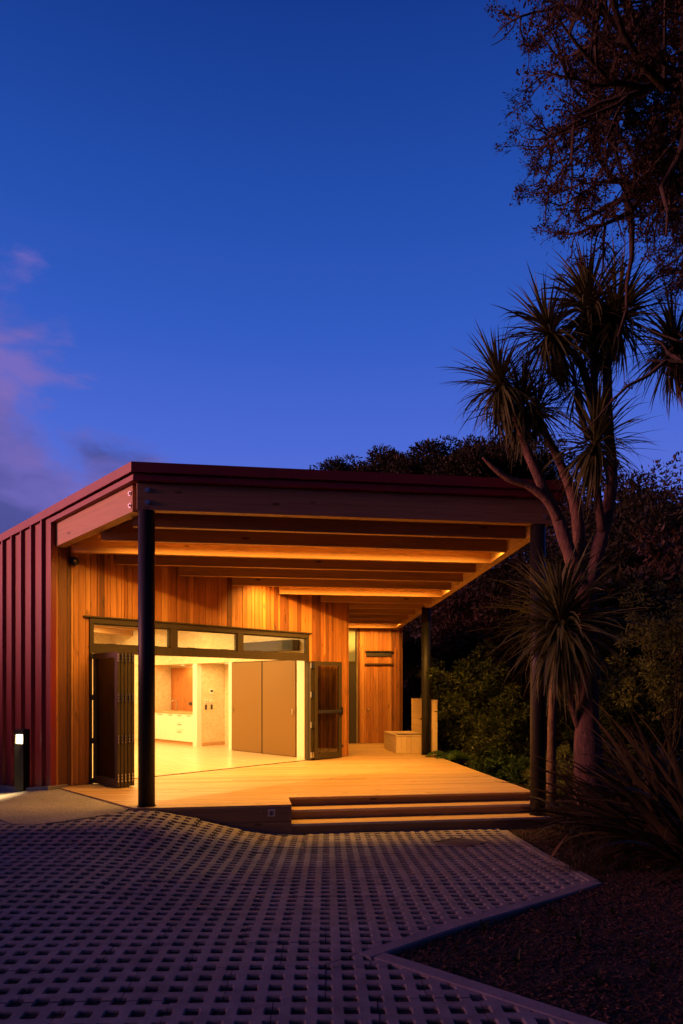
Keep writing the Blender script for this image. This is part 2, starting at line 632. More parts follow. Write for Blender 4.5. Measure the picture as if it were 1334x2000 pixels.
leaf_mat('leaf_bush', [(0.008, 0.012, 0.004), (0.022, 0.030, 0.010), (0.065, 0.078, 0.028)], 0.4, 14.0)
leaf_mat('leaf_dark', [(0.011, 0.012, 0.006), (0.022, 0.023, 0.010), (0.036, 0.033, 0.016)])
leaf_mat('leaf_brown', [(0.018, 0.011, 0.007), (0.034, 0.019, 0.011), (0.052, 0.030, 0.017)])
leaf_mat('leaf_grassy', [(0.06, 0.075, 0.018), (0.11, 0.13, 0.035), (0.15, 0.15, 0.05)])
leaf_mat('leaf_cabbage', [(0.038, 0.048, 0.016), (0.075, 0.088, 0.03), (0.115, 0.11, 0.045)], 0.42, 3.0, 0.1, True)
leaf_mat('leaf_flax', [(0.026, 0.024, 0.012), (0.05, 0.042, 0.02), (0.085, 0.058, 0.03)], 0.42, 2.0, 0.1, True)
leaf_mat('leaf_dry', [(0.11, 0.065, 0.028), (0.20, 0.12, 0.05), (0.27, 0.17, 0.075)], 0.7, 4.0, 0.1, True)
leaf_mat('leaf_overhead', [(0.009, 0.006, 0.004), (0.018, 0.011, 0.007), (0.030, 0.018, 0.011)])
leaf_mat('leaf_fern', [(0.016, 0.034, 0.008), (0.034, 0.062, 0.016), (0.055, 0.09, 0.025)])
leaf_mat('lichen', [(0.026, 0.017, 0.011), (0.05, 0.033, 0.021), (0.075, 0.052, 0.034)], 0.9)

t = NT('bark', 0.9)
vec = t.coords((9, 9, 3))
g = t.noise(vec, 2.2, 6, 0.68, 0.4)
t.color(t.ramp(g, [(0.3, (0.05, 0.026, 0.02)), (0.55, (0.12, 0.064, 0.048)), (0.75, (0.185, 0.11, 0.085))]))
t.bump(g, 1.0, 0.03)
t = NT('bark_dark', 0.9)
g = t.noise(t.coords((10, 10, 3)), 2, 5, 0.65)
t.color(t.ramp(g, [(0.3, (0.018, 0.012, 0.009)), (0.7, (0.05, 0.034, 0.025))]))
t.bump(g, 0.8, 0.02)

# clear glass: see-through with a soft mirror at grazing angles
m = bpy.data.materials.new('clear_glass'); m.use_nodes = True
MATS['clear_glass'] = m
n_, l_ = m.node_tree.nodes, m.node_tree.links
n_.clear()
o_ = n_.new('ShaderNodeOutputMaterial'); mx = n_.new('ShaderNodeMixShader'); tr = n_.new('ShaderNodeBsdfTransparent')
gl = n_.new('ShaderNodeBsdfGlossy'); fr = n_.new('ShaderNodeFresnel')
tr.inputs['Color'].default_value = (0.9, 0.92, 0.9, 1)
gl.inputs['Roughness'].default_value = 0.02
fr.inputs['IOR'].default_value = 1.45
l_.new(fr.outputs[0], mx.inputs[0]); l_.new(tr.outputs[0], mx.inputs[1]); l_.new(gl.outputs[0], mx.inputs[2]); l_.new(mx.outputs[0], o_.inputs[0])


def emis(name, col, strength):
    m = bpy.data.materials.new(name); m.use_nodes = True
    b = m.node_tree.nodes['Principled BSDF']
    b.inputs['Base Color'].default_value = (0.8, 0.8, 0.8, 1)
    b.inputs['Emission Color'].default_value = (col[0], col[1], col[2], 1)
    b.inputs['Emission Strength'].default_value = strength
    MATS[name] = m


WARM = (1.0, 0.45, 0.06)
WARM_IN = (1.0, 0.60, 0.195)
emis('reflection_glow', (1.0, 0.46, 0.06), 0.45)
emis('lamp_diffuser', (1.0, 0.6, 0.22), 3.0)
emis('bollard_lens', (1.0, 0.80, 0.45), 9.0)
M = MATS


def area_light(name, loc, direction, sx, sy, power, col, parent, spread=180):
    d = bpy.data.lights.new(name, 'AREA')
    d.shape = 'RECTANGLE'; d.size = sx; d.size_y = sy
    d.energy = power; d.color = col; d.spread = R(spread)
    o = bpy.data.objects.new(name, d)
    COL.objects.link(o)
    o.parent = parent
    return o, d


# ================================================================== GROUND
def grid_sheet(name, xs, ys, fn, mat):
    X, Y = np.meshgrid(xs, ys)
    Z = np.array([[fn(float(x), float(y)) for x in xs] for y in ys])
    vs = np.stack([X.ravel(), Y.ravel(), Z.ravel()], 1)
    nx = len(xs)
    i = np.arange(len(ys) - 1)[:, None] * nx + np.arange(nx - 1)[None, :]
    i = i.ravel()
    q = np.stack([i, i + 1, i + nx + 1, i + nx], 1)
    return np_mesh(name, vs, q, mat, True)


xs = np.concatenate([np.linspace(-400, -30, 12), np.linspace(-25, -8, 12), np.linspace(-7.5, 8, 63), np.linspace(9, 30, 22), np.linspace(36, 400, 14)])
ys = np.concatenate([np.linspace(-60, -4, 8), np.linspace(-2, 2, 5), np.linspace(2.25, 14, 48), np.linspace(14.5, 30, 24), np.linspace(32, 70, 20), np.linspace(90, 600, 8)])
link('ground', grid_sheet('ground', xs, ys, soil, M['soil_ground']), None, kind='structure')

# ------------------------------------------------------------------ paving of open-cell concrete blocks
PIT = 0.1366
GROT = R(1.2)                    # the cell rows run almost straight away from the camera
gU = Vector((math.cos(GROT), math.sin(GROT))); gV = Vector((-math.sin(GROT), math.cos(GROT)))


def block_mesh(nx, ny):
    """nx by ny web crossings; the edges run through the middle of the outer cells"""
    p = PIT; a = 0.19 * p; cch = 0.06 * p; hgt = 0.08; bev = 0.006
    bm = bmesh.new()
    eps = 0.0022
    for ix in range(nx):
        for iy in range(ny):
            cx = (ix + 0.5 - nx / 2) * p; cy = (iy + 0.5 - ny / 2) * p
            hx0 = p / 2 - (eps if ix == 0 else 0); hx1 = p / 2 - (eps if ix == nx - 1 else 0)
            hy0 = p / 2 - (eps if iy == 0 else 0); hy1 = p / 2 - (eps if iy == ny - 1 else 0)

            def ring(g):
                aa = a + g
                k = cch
                return [(hx1, -aa), (hx1, aa), (aa + k, aa), (aa, aa + k), (aa, hy1), (-aa, hy1), (-aa, aa + k), (-aa - k, aa),
                        (-hx0, aa), (-hx0, -aa), (-aa - k, -aa), (-aa, -aa - k), (-aa, -hy0), (aa, -hy0), (aa, -aa - k), (aa + k, -aa)]
            tops = [bm.verts.new((cx + x, cy + y, 0)) for x, y in ring(0)]
            mids = [bm.verts.new((cx + x, cy + y, -bev)) for x, y in ring(bev * 0.8)]
            lows = [bm.verts.new((cx + x, cy + y, -hgt)) for x, y in ring(bev * 1.4)]
            bm.faces.new(tops)
            n = len(tops)
            for i in range(n):
                j = (i + 1) % n
                bm.faces.new((mids[i], mids[j], tops[j], tops[i]))
                bm.faces.new((lows[i], lows[j], mids[j], mids[i]))
    bmesh.ops.remove_doubles(bm, verts=bm.verts, dist=0.0005)
    # drop walls between neighbouring crossings
    inner = [f for f in bm.faces if False]
    me = bpy.data.meshes.new('paver_block')
    bm.to_mesh(me); bm.free()
    me.materials.append(M['paver_concrete'])
    return me


BX, BY = 4, 3
BLOCK = block_mesh(BX, BY)

# paving outline points read off the photograph
kA = ground_at(700, 1862); kA.z = 0         # outer apex of the bed kerb
kB = ground_at(1152, 1722)                   # far corner of the bed kerb
kC = ground_at(1120, 2000)
KB_DIR = (Vector((kB.x, kB.y)) - Vector((kA.x, kA.y))).normalized()
KC_DIR = (Vector((kC.x, kC.y)) - Vector((kA.x, kA.y))).normalized()
kD = ground_at(978, 1622)
KD_DIR = (Vector((kD.x, kD.y)) - Vector((kB.x, kB.y))).normalized()
KW = 0.115                                    # kerb width


def left_n(d):
    return Vector((-d.y, d.x))


# half planes (point, inward normal) the paving lies in; the bed wedge is handled apart
nB = left_n(KB_DIR)                           # points to the paving side (up-left)
nC = -left_n(KC_DIR)                          # paving side of the lower edge (down-left)
nD = left_n(KD_DIR)
A2 = Vector((kA.x, kA.y)); B2 = Vector((kB.x, kB.y))
front_pt = P(0, -0.162).xy
front_n = Vector((-V.x, -V.y))
left_pt = Q(-0.13, 0).xy
eave_n = Vector((-W.x, -W.y))


def inside_bed(p):
    return (p - A2).dot(nB) < 0 and (p - A2).dot(nC) < 0


def keep(p):
    if inside_bed(p):
        return False
    if (p - B2).dot(nD) < 0:
        return False
    return True


def clip(bm, pt, n):
    geom = bm.verts[:] + bm.edges[:] + bm.faces[:]
    bmesh.ops.bisect_plane(bm, geom=geom, plane_co=(pt.x, pt.y, 0), plane_no=(-n.x, -n.y, 0), clear_outer=True)


pav = bpy.data.objects.new('paving', None)
COL.objects.link(pav)
# structure needs a mesh of its own: the bedding sand under the blocks
pav_bed = [Vector((-8.5, 2.2)), Vector((1.9, 2.2)), Vector((kC.x, kC.y)), A2, B2, Vector((kD.x, kD.y)), P(4.7, -0.12).xy, P(0.0, -0.12).xy, Vector((-8.5, 8.7))]
bpy.data.objects.remove(pav)


def sheet_clip(name, mat, dz):
    bm = bmesh.new()
    x0, x1, y0, y1, st = -8.5, 4.0, 2.0, 10.2, 0.2
    nx = int((x1 - x0) / st) + 1; ny = int((y1 - y0) / st) + 1
    vv = [[bm.verts.new((x0 + i * st, y0 + j * st, gz(x0 + i * st, y0 + j * st) + dz)) for i in range(nx)] for j in range(ny)]
    for j in range(ny - 1):
        for i in range(nx - 1):
            bm.faces.new((vv[j][i], vv[j][i + 1], vv[j + 1][i + 1], vv[j + 1][i]))
    kill = [f for f in bm.faces if not keep(f.calc_center_median().xy) or (f.calc_center_median().xy - front_pt).dot(front_n) < -0.1]
    bmesh.ops.delete(bm, geom=kill, context='FACES')
    me = bpy.data.meshes.new(name); bm.to_mesh(me); bm.free()
    me.materials.append(mat)
    return me


pav = link('paving', sheet_clip('paving', M['soil_ground'], -0.018), None, kind='structure')
n_blocks = 0
cell_pts = []
drain_c = ground_at(897, 1645)
DS = 0.262
da = Vector((math.cos(R(44)), math.sin(R(44)))); db = Vector((-da.y, da.x)); dc = Vector((drain_c.x, drain_c.y))
for iy in range(-14, 40):
    for ix in range(-26, 20):
        off = 2 if iy % 2 else 0
        c = Vector((-0.10, 4.26)) + gU * ((ix * BX + off) * PIT) + gV * (iy * BY * PIT)
        hw, hh = BX * PIT / 2, BY * PIT / 2
        cs = [c + gU * (sx * hw) + gV * (sy * hh) for sx in (-1, 0, 1) for sy in (-1, 0, 1)]
        # view limits
        if c.y < 2.7 or c.y > 10.2 or abs(c.x) > 0.53 * c.y + 0.35:
            continue
        ok = [keep(p) and (p - front_pt).dot(front_n) > 0 for p in cs]
        if not any(ok):
            continue
        # under the concrete pad or the building
        if (c - left_pt).dot(eave_n) > -5 and c.y > 9.2 and c.x < -2.8:
            continue
        if c.x < -2.0 and (c - Vector((-2.75, 9.05))).dot(Vector((-0.53, 0.85))) > 0.22:
            continue
        hz = gz(c.x, c.y)
        d = 0.2
        nx_ = (gz(c.x + d, c.y) - gz(c.x - d, c.y)) / (2 * d); ny_ = (gz(c.x, c.y + d) - gz(c.x, c.y - d)) / (2 * d)
        nrm = Vector((-nx_, -ny_, 1)).normalized()
        xa = Vector((gU.x, gU.y, 0)); xa = (xa - nrm * xa.dot(nrm)).normalized()
        ya = nrm.cross(xa)
        zo = hz + random.uniform(-0.003, 0.003)
        mw = Matrix(((xa.x, ya.x, nrm.x, c.x), (xa.y, ya.y, nrm.y, c.y), (xa.z, ya.z, nrm.z, zo), (0, 0, 0, 1)))
        mw = mw @ Matrix.Rotation(random.uniform(-0.006, 0.006), 4, 'Z') @ Matrix.Rotation(random.uniform(-0.006, 0.006), 4, 'X')
        if all(ok) and (c - dc).length < DS * 1.42 + 0.36:
            rest = bmesh.new(); rest.from_mesh(BLOCK); rest.transform(mw)
            outb = bmesh.new()
            for nn in (da, -da, db, -db):
                pc = rest.copy()
                clip(pc, dc + nn * DS, nn); clip(rest, dc + nn * DS, -nn)
                tmp = bpy.data.meshes.new('tmp'); pc.to_mesh(tmp); pc.free(); outb.from_mesh(tmp); bpy.data.meshes.remove(tmp)
            rest.free()
            if len(outb.faces) < 4:
                outb.free(); continue
            me = bpy.data.meshes.new('paver_block'); outb.to_mesh(me); outb.free()
            me.materials.append(M['paver_concrete'])
            o = bpy.data.objects.new('paver_block', me)
        elif all(ok):
            o = bpy.data.objects.new('paver_block', BLOCK)
            o.matrix_world = mw
        else:
            pieces = []
            bm = bmesh.new(); bm.from_mesh(BLOCK); bm.transform(mw)
            clip(bm, front_pt, front_n)
            clip(bm, B2, nD)
            touches = any(inside_bed(p) for p in cs) or (A2 - c).length < 0.36
            me = bpy.data.meshes.new('paver_block')
            if touches:
                b2 = bm.copy()
                clip(bm, A2 + nB * 0.006, nB)
                clip(b2, A2, -nB); clip(b2, A2 + nC * 0.006, nC)
                tmp = bpy.data.meshes.new('tmp'); b2.to_mesh(tmp); b2.free()
                bm.from_mesh(tmp); bpy.data.meshes.remove(tmp)
            if len(bm.faces) < 4:
                bm.free(); continue
            bm.to_mesh(me); bm.free()
            me.materials.append(M['paver_concrete'])
            o = bpy.data.objects.new('paver_block', me)
        COL.objects.link(o)
        o.parent = pav
        n_blocks += 1
        for i in range(BX):
            for j in range(BY):
                q = c + gU * ((i - BX / 2) * PIT) + gV * ((j - BY / 2) * PIT)
                if keep(q) and (q - front_pt).dot(front_n) > 0.02 and (q - dc).length > 0.38:
                    cell_pts.append(q)
print('blocks', n_blocks)

# grass and moss in the cells, thicker towards the steps
vs, fs = [], []
for q in cell_pts:
    near = sstep(5.5, 8.8, q.y) * sstep(-2.4, -1.0, q.x)
    nb = int(3 + 9 * near + random.random() * 5 * (1 if random.random() < 0.5 else 0.2))
    for _ in range(nb):
        x = q.x + random.uniform(-0.33, 0.33) * PIT; y = q.y + random.uniform(-0.33, 0.33) * PIT
        z = gz(x, y) - 0.02
        h = random.uniform(0.006, 0.02) + 0.012 * near; a = random.uniform(0, 6.28)
        dx, dy = math.cos(a) * 0.0035, math.sin(a) * 0.0035
        lx, ly = random.uniform(-0.015, 0.015), random.uniform(-0.015, 0.015)
        n = len(vs)
        vs += [(x - dx, y - dy, z), (x + dx, y + dy, z), (x + lx, y + ly, z + h)]
        fs.append((n, n + 1, n + 2))
link('cell_grass', np_mesh('cell_grass', np.array(vs), np.array(fs), M['leaf_grassy']), None, kind='stuff',
     label='short grass and moss growing in the cells of the concrete pavers', category='grass')


# kerbs round the bed
def kerb(name, a, b, side, w=KW, ext0=0.0, ext1=0.0):
    d = (b - a).normalized(); n = side
    a = a - d * ext0; b = b + d * ext1
    L = (b - a).length; k = max(2, int(L / 0.25))
    mb = MB()
    rows = []
    for i in range(k + 1):
        p = a + (b - a) * (i / k)
        z = max(gz(p.x, p.y), gz((p + n * w).x, (p + n * w).y)) + 0.006
        q = p + n * w
        c1, c2 = p + n * 0.008, q - n * 0.012
        rows.append([(p.x, p.y, z - 0.2), (p.x, p.y, z - 0.008), (c1.x, c1.y, z), (c2.x, c2.y, z), (q.x, q.y, z - 0.01), (q.x, q.y, z - 0.2)])
    m_ = len(rows[0])
    vs_ = [v for r_ in rows for v in r_]
    fs_ = [(i * m_ + j, i * m_ + j + 1, (i + 1) * m_ + j + 1, (i + 1) * m_ + j) for i in range(k) for j in range(m_ - 1)]
    fs_ += [tuple(range(m_)), tuple(reversed(range(k * m_, k * m_ + m_)))]
    mb.add(vs_, fs_)
    return mb.build(name, M['kerb_concrete'], None, kind='structure')


KBs = -nB; KCs = -nC
kerb('kerb', A2, B2, KBs, ext1=0.02)
kerb('kerb', A2 + KC_DIR * 0.122, A2 + KC_DIR * 2.6, KCs)
kerb('kerb', B2 + KD_DIR * 0.02, Vector((kD.x, kD.y)), -nD, w=0.10)

# planting bed: mulch surface a little below the kerb tops
def in_bed(x, y, m=KW * 0.55):
    p = Vector((x, y))
    return (p - A2).dot(nB) < -m and (p - A2).dot(nC) < -m or ((p - B2).dot(nD) < -m and (p - A2).dot(nB) >= -m)


def bedz(x, y):
    return max(soil(x, y), gz(x, y) - 0.034 + 0.012 * math.sin(x * 5.1 + y * 2.3) * math.sin(y * 4.3 - x * 1.1) + 0.05 * sstep(0.5, 3.0, x - 0.12 * y))


bm = bmesh.new()
x0, y0, st = -0.2, 2.0, 0.06
nx, ny = 110, 135
vv = [[None] * nx for _ in range(ny)]
for j in range(ny):
    for i in range(nx):
        x, y = x0 + i * st, y0 + j * st
        vv[j][i] = bm.verts.new((x, y, bedz(x, y)))
for j in range(ny - 1):
    for i in range(nx - 1):
        x, y = x0 + (i + .5) * st, y0 + (j + .5) * st
        if in_bed(x, y) and uv_of(x, y)[1] < 0.1:
            bm.faces.new((vv[j][i], vv[j][i + 1], vv[j + 1][i + 1], vv[j + 1][i]))
bmesh.ops.delete(bm, geom=[v for v in bm.verts if not v.link_faces], context='VERTS')
me = bpy.data.meshes.new('planting_bed'); bm.to_mesh(me); bm.free(); me.materials.append(M['soil_ground'])
link('planting_bed', me, None, kind='structure')

# exposed aggregate pad beside the building corner
pad_poly = []
for px, py in ((20, 1610), (60, 1613), (120, 1606), (180, 1597), (240, 1586)):
    g_ = ground_at(px, py); pad_poly.append(Vector((g_.x, g_.y)))
pad_poly.append(P(-0.26, -0.13).xy + Vector((0.05, 0.02)))
pad_poly.append(Q(0.0, -0.06).xy + Vector((0.0, 0.0)))
pad_poly += [Q(-0.05, 0.0).xy, Q(-0.05, 3.8).xy, Vector((-9.0, 12.2)), Vector((-7.2, 8.6)), ]
g_ = ground_at(-60, 1592); pad_poly.append(Vector((g_.x, g_.y)))
g_ = ground_at(0, 1602); pad_poly.append(Vector((g_.x, g_.y)))
bm = bmesh.new()
f = bm.faces.new([bm.verts.new((p.x, p.y, 0)) for p in pad_poly])
if f.normal.z < 0:
    f.normal_flip()
for k in range(-40, 20):
    bmesh.ops.bisect_plane(bm, geom=bm.verts[:] + bm.edges[:] + bm.faces[:], plane_co=(k * 0.25, 0, 0), plane_no=(1, 0, 0))
for k in range(28, 60):
    bmesh.ops.bisect_plane(bm, geom=bm.verts[:] + bm.edges[:] + bm.faces[:], plane_co=(0, k * 0.25, 0), plane_no=(0, 1, 0))
for v in bm.verts:
    v.co.z = gz(v.co.x, v.co.y) + 0.010
ex = bmesh.ops.extrude_face_region(bm, geom=bm.faces[:])
for v in [g for g in ex['geom'] if isinstance(g, bmesh.types.BMVert)]:
    v.co.z -= 0.12
bmesh.ops.recalc_face_normals(bm, faces=bm.faces)
me = bpy.data.meshes.new('pavement'); bm.to_mesh(me); bm.free(); me.materials.append(M['aggregate_concrete'])
link('pavement', me, None, kind='structure')

# ================================================================== DECK
deck = thing('timber_deck', P(2.5, 3, -0.4), 'broad timber deck of warm boards with three wide front steps', 'deck')
UL0, VL0 = -0.13, -0.155
CORNER_UV = uv_of(C0.x, C0.y)
WEND = 6.60
WE_UV = uv_of(*Q(WEND, -0.02).xy)
U_R = 5.57
NOTCH_U, NOTCH_V = 1.90, 0.47


def u_left(v):
    a = (UL0, VL0); b = (CORNER_UV[0] + 0.03, CORNER_UV[1]); c = WE_UV
    if v <= b[1]:
        return a[0] + (b[0] - a[0]) * (v - a[1]) / (b[1] - a[1])
    if v <= c[1]:
        return b[0] + (c[0] - b[0]) * (v - b[1]) / (c[1] - b[1]) - 0.03
    return 3.1


bw, gap = 0.138, 0.005
v = VL0
while v < 9.27:
    v1 = min(v + bw, 9.27)
    ul0, ul1 = u_left(v), u_left(v1)
    spans = []
    if v1 <= NOTCH_V + 0.02:
        spans = [(NOTCH_U, NOTCH_U)]
        ur = NOTCH_U
    else:
        ur = U_R
    # a board is joined end to end somewhere along its length
    cuts = [None]
    if ur - ul0 > 3:
        cuts = [random.uniform(ul0 + 1.2, ur - 1.2)]
    segs = [(ul0, ul1, ur, ur)] if cuts[0] is None else [(ul0, ul1, cuts[0] - 0.001, cuts[0] - 0.001), (cuts[0] + 0.001, cuts[0] + 0.001, ur, ur)]
    for a0, a1, b0, b1 in segs:
        zz = random.uniform(-0.0012, 0.0012)
        MB().prism([P(a0, v).xy, P(b0, v).xy, P(b1, v1).xy, P(a1, v1).xy], -0.032, zz).build('board', M['deck_timber'], deck)
    v = v1 + gap
# framing under the boards keeps light out of the gaps
MB().prism([P(UL0 + 0.03, VL0 + 0.03).xy, P(NOTCH_U - 0.03, VL0 + 0.03).xy, P(NOTCH_U - 0.03, NOTCH_V + 0.03).xy, P(U_R - 0.03, NOTCH_V + 0.03).xy,
            P(U_R - 0.03, 9.2).xy, P(3.2, 9.2).xy, P(3.2, WE_UV[1] + 0.1).xy, P(WE_UV[0], WE_UV[1]).xy, P(CORNER_UV[0] + 0.08, CORNER_UV[1]).xy], -0.22, -0.04).build('frame', M['riser_timber'], deck)
# front skirt boards left of the steps
zf = lambda x, y: min(-0.17, gz(x, y) - 0.06)
MB().pbox(UL0, NOTCH_U, VL0 + 0.004, VL0 + 0.034, -0.225, -0.034).build('skirt_board', M['riser_timber'], deck)
MB().pbox(UL0 + 0.6, NOTCH_U, VL0 + 0.006, VL0 + 0.034, -0.50, -0.231).build('skirt_board', M['riser_timber'], deck)
MB().pbox(NOTCH_U - 0.03, NOTCH_U - 0.001, VL0 + 0.036, NOTCH_V, -0.50, -0.034).build('skirt_board', M['riser_timber'], deck)
MB().pbox(U_R - 0.03, U_R - 0.002, NOTCH_V + 0.05, 9.2, -0.62, -0.034).build('skirt_board', M['riser_timber'], deck)
MB().pbox(U_R - 0.026, U_R + 0.0, NOTCH_V + 0.05, 9.2, -0.80, -0.63).build('skirt_board', M['riser_timber'], deck)
# steps: two treads of boards with risers and pale nosing strips
RIS = 0.13
for k, (vn, zt, u1) in enumerate(((0.158, -RIS, U_R), (VL0, -2 * RIS, U_R + 0.27))):
    st = MB().pbox(NOTCH_U + 0.002, u1, vn + 0.012, vn + 0.034, zt - 0.13 - (0.1 if k else 0), zt - 0.034).build('riser', M['riser_timber'], deck)
    for j in range(3):
        MB().pbox(NOTCH_U + 0.002, u1, vn - 0.012 + j * 0.112, vn - 0.012 + j * 0.112 + 0.107, zt - 0.032, zt).build('tread', M['deck_timber'], deck)
MB().pbox(NOTCH_U + 0.002, U_R, NOTCH_V - 0.0 + 0.012, NOTCH_V + 0.034, -0.13, -0.036).build('riser', M['riser_timber'], deck)
t = NT('nosing_strip', 0.45)
t.color((0.42, 0.36, 0.33))
for vn, zt, u1 in ((NOTCH_V + 0.008, 0.0, U_R), (0.158, -RIS, U_R), (VL0, -2 * RIS, U_R + 0.27)):
    MB().pbox(NOTCH_U + 0.01, u1 - 0.005, vn - 0.018, vn - 0.0125, zt - 0.03, zt + 0.003).build('nosing', M['nosing_strip'], deck)

# ================================================================== BUILDING
bld = thing('community_pavilion', Q(3, 3, 0), 'single storey pavilion with red metal roof and side cladding, cedar front and open timber canopy', 'building')

# ---- structural walls behind the cladding
W0, W1 = 0.54, 5.40           # folding door opening
ZH, ZT0, ZT1 = 2.115, 2.25, 2.60
topc = lambda x, y: zb(x, y) + 0.30
fw = MB()
fw.qbox(-0.02, W0, 0.0, 0.12, -0.3, topc)
fw.qbox(W1, WEND - 0.02, 0.0, 0.12, -0.3, topc)
fw.qbox(W0, W1, 0.0, 0.12, 2.69, topc)
fw.build('front_wall', M['strand_board'], bld)
cw = MB().qbox(W0, W1, -0.004, 0.0, 2.70, 2.72).build('cedar_cladding', M['cedar'], bld)
# ---- cedar boards: vertical, each one separate
w = -0.0
widths = []
while w < WEND - 0.03:
    bwid = random.choice((0.062, 0.085, 0.11, 0.085, 0.132, 0.045, 0.085))
    bwid = min(bwid, WEND - w)
    widths.append((w, bwid)); w += bwid
for w, bwid in widths:
    a, b = w + 0.0035, w + bwid - 0.0035
    d0 = -0.022 - random.choice((0.0, 0.0, 0.004, 0.008))
    top = lambda x, y: zb(x, y) + 0.29
    segs = []
    if b < W0 - 0.005 or a > W1 + 0.005:
        if random.random() < 0.22:
            zc = random.uniform(1.2, 3.0); segs = [(0.012, zc - 0.001), (zc + 0.001, None)]
        else:
            segs = [(0.012, None)]
    else:
        segs = [(2.715, None)]
        if a < W0 < b:
            MB().qbox(a, W0 - 0.004, d0, -0.001, 0.012, 2.713).build('board', M['cedar'], cw)
        if a < W1 < b:
            MB().qbox(W1 + 0.004, b, d0, -0.001, 0.012, 2.713).build('board', M['cedar'], cw)
    for z0, z1 in segs:
        MB().qbox(a, b, d0, -0.001, z0, top if z1 is None else z1).build('board', M['cedar'], cw)
# corner board at the right end, returning round the corner
MB().qbox(WEND, WEND + 0.03, -0.035, 0.35, 0.012, lambda x, y: zb(x, y) + 0.29).build('corner_board', M['cedar'], cw)
MB().qbox(WEND - 0.02, WEND, 0.125, 9.1, -0.3, topc).build('return_wall', M['strand_board'], bld)

# ---- inner lining
ins = MB()
ins.qbox(-0.01, 0.10, 0.125, 9.1, -0.3, topc)
ins.build('interior_side_wall', M['strand_board'], bld)
MB().qbox(-0.01, 6.57, 9.0, 9.1, -0.3, topc).build('interior_back_wall', M['strand_board'], bld)
SW = 5.63
MB().qbox(SW, 6.57, 0.125, 9.0, 2.17, topc).build('bulkhead', M['strand_board'], bld)
MB().qbox(SW, SW + 0.1, 0.125, 0.60, 0.0, 2.168).build('interior_pier', M['white_paint'], bld)
MB().qbox(SW, SW + 0.14, 2.98, 3.10, 0.0, 2.168).build('interior_pier', M['white_paint'], bld)
MB().qbox(SW, SW + 0.14, 4.47, 4.66, 0.0, 2.168).build('interior_pier', M['white_paint'], bld)
MB().qbox(SW + 0.145, 6.49, 4.46, 4.60, 0.0, 2.168).build('passage_wall', M['strand_board'], bld)
MB().qbox(SW + 0.15, 6.49, 4.43, 4.457, 0.0, 0.09).build('skirting', M['counter_timber'], bld)
MB().qbox(6.50, 6.57, 0.125, 9.0, 0.0, 2.168).build('passage_back_wall', M['strand_board'], bld)
MB().qbox(6.27, 6.35, 4.61, 9.0, 0.0, 2.168).build('interior_recess_wall', M['strand_board'], bld)
MB().qbox(SW, 6.26, 6.70, 8.95, 0.0, 2.166).build('interior_wall_panel', M['strand_board'], bld)
# sliding door pair on the side wall
for e0, e1, sd in ((0.64, 1.775, 1), (1.815, 2.96, -1)):
    d = MB().qbox(SW - 0.012, SW + 0.04, e0, e1, 0.012, 2.155).build('interior_door', M['door_panel'], bld, bevel=0.003)
    eh = e0 + 0.06 if sd > 0 else e1 - 0.06
    MB().tube([Q(SW - 0.05, eh, 0.95), Q(SW - 0.05, eh, 1.07)], 0.012, 8).build('handle', M['steel'], d)
MB().qbox(SW + 0.0, SW + 0.03, 1.776, 1.814, 0.0, 2.15).build('door_gap_strip', M['black_plastic'], bld)
MB().qbox(SW + 0.045, SW + 0.1, 0.61, 2.97, 0.0, 2.165).build('interior_door_backing', M['door_panel'], bld)
# floor inside and threshold
MB().qbox(0.10, 6.57, 0.03, 9.0, -0.25, 0.004).build('interior_floor', M['floor_timber'], bld)
MB().qbox(W0, W1, -0.03, 0.03, -0.02, 0.008).build('threshold', M['bronze_frame'], bld)

# ---- clerestory windows above the folding doors
fr = MB()
MB().qbox(W0 - 0.10, W1 + 0.06, -0.075, -0.004, 2.690, 2.714).build('head_flashing', M['bronze_frame'], bld)
fr.qbox(W0, W1, -0.05, 0.06, 2.60, 2.688)
fr.build('window_head', M['bronze_frame'], bld)
MB().qbox(W0, W1, -0.05, 0.06, ZH, 2.25).build('door_head', M['bronze_frame'], bld)
mull = [W0, W0 + 0.055]
wx = [W0 + 0.06, 2.02, 2.17, 3.50, 3.645, W1 - 0.06]
MB().qbox(W0, W0 + 0.055, -0.05, 0.06, 2.252, 2.598).build('mullion', M['bronze_frame'], bld)
MB().qbox(2.025, 2.165, -0.05, 0.06, 2.252, 2.598).build('mullion', M['bronze_frame'], bld)
MB().qbox(3.505, 3.64, -0.05, 0.06, 2.252, 2.598).build('mullion', M['bronze_frame'], bld)
MB().qbox(W1 - 0.055, W1, -0.05, 0.06, 2.252, 2.598).build('mullion', M['bronze_frame'], bld)
for a, b in ((W0 + 0.056, 2.024), (2.166, 3.504), (3.641, W1 - 0.056)):
    wi = MB()
    s = 0.022
    wi.qbox(a, b, -0.03, 0.03, 2.253, 2.253 + s); wi.qbox(a, b, -0.03, 0.03, 2.597 - s, 2.597)
    wi.qbox(a, a + s, -0.03, 0.03, 2.2755, 2.5745); wi.qbox(b - s, b, -0.03, 0.03, 2.2755, 2.5745)
    wo = wi.build('window', M['bronze_frame'], bld)
    MB().qbox(a + s, b - s, -0.004, 0.004, 2.276, 2.574).build('pane', M['clear_glass'], wo)
    for fx in (0.2, 0.75):
        MB().qbox(a + (b - a) * fx, a + (b - a) * fx + 0.16, 0.031, 0.05, 2.255, 2.285).build('catch', M['black_plastic'], wo)
# jambs of the opening
MB().qbox(W0, W0 + 0.04, -0.05, 0.06, 0.012, ZH - 0.002).build('door_jamb', M['bronze_frame'], bld)
MB().qbox(W1 - 0.04, W1, -0.05, 0.06, 0.012, ZH - 0.002).build('door_jamb', M['bronze_frame'], bld)

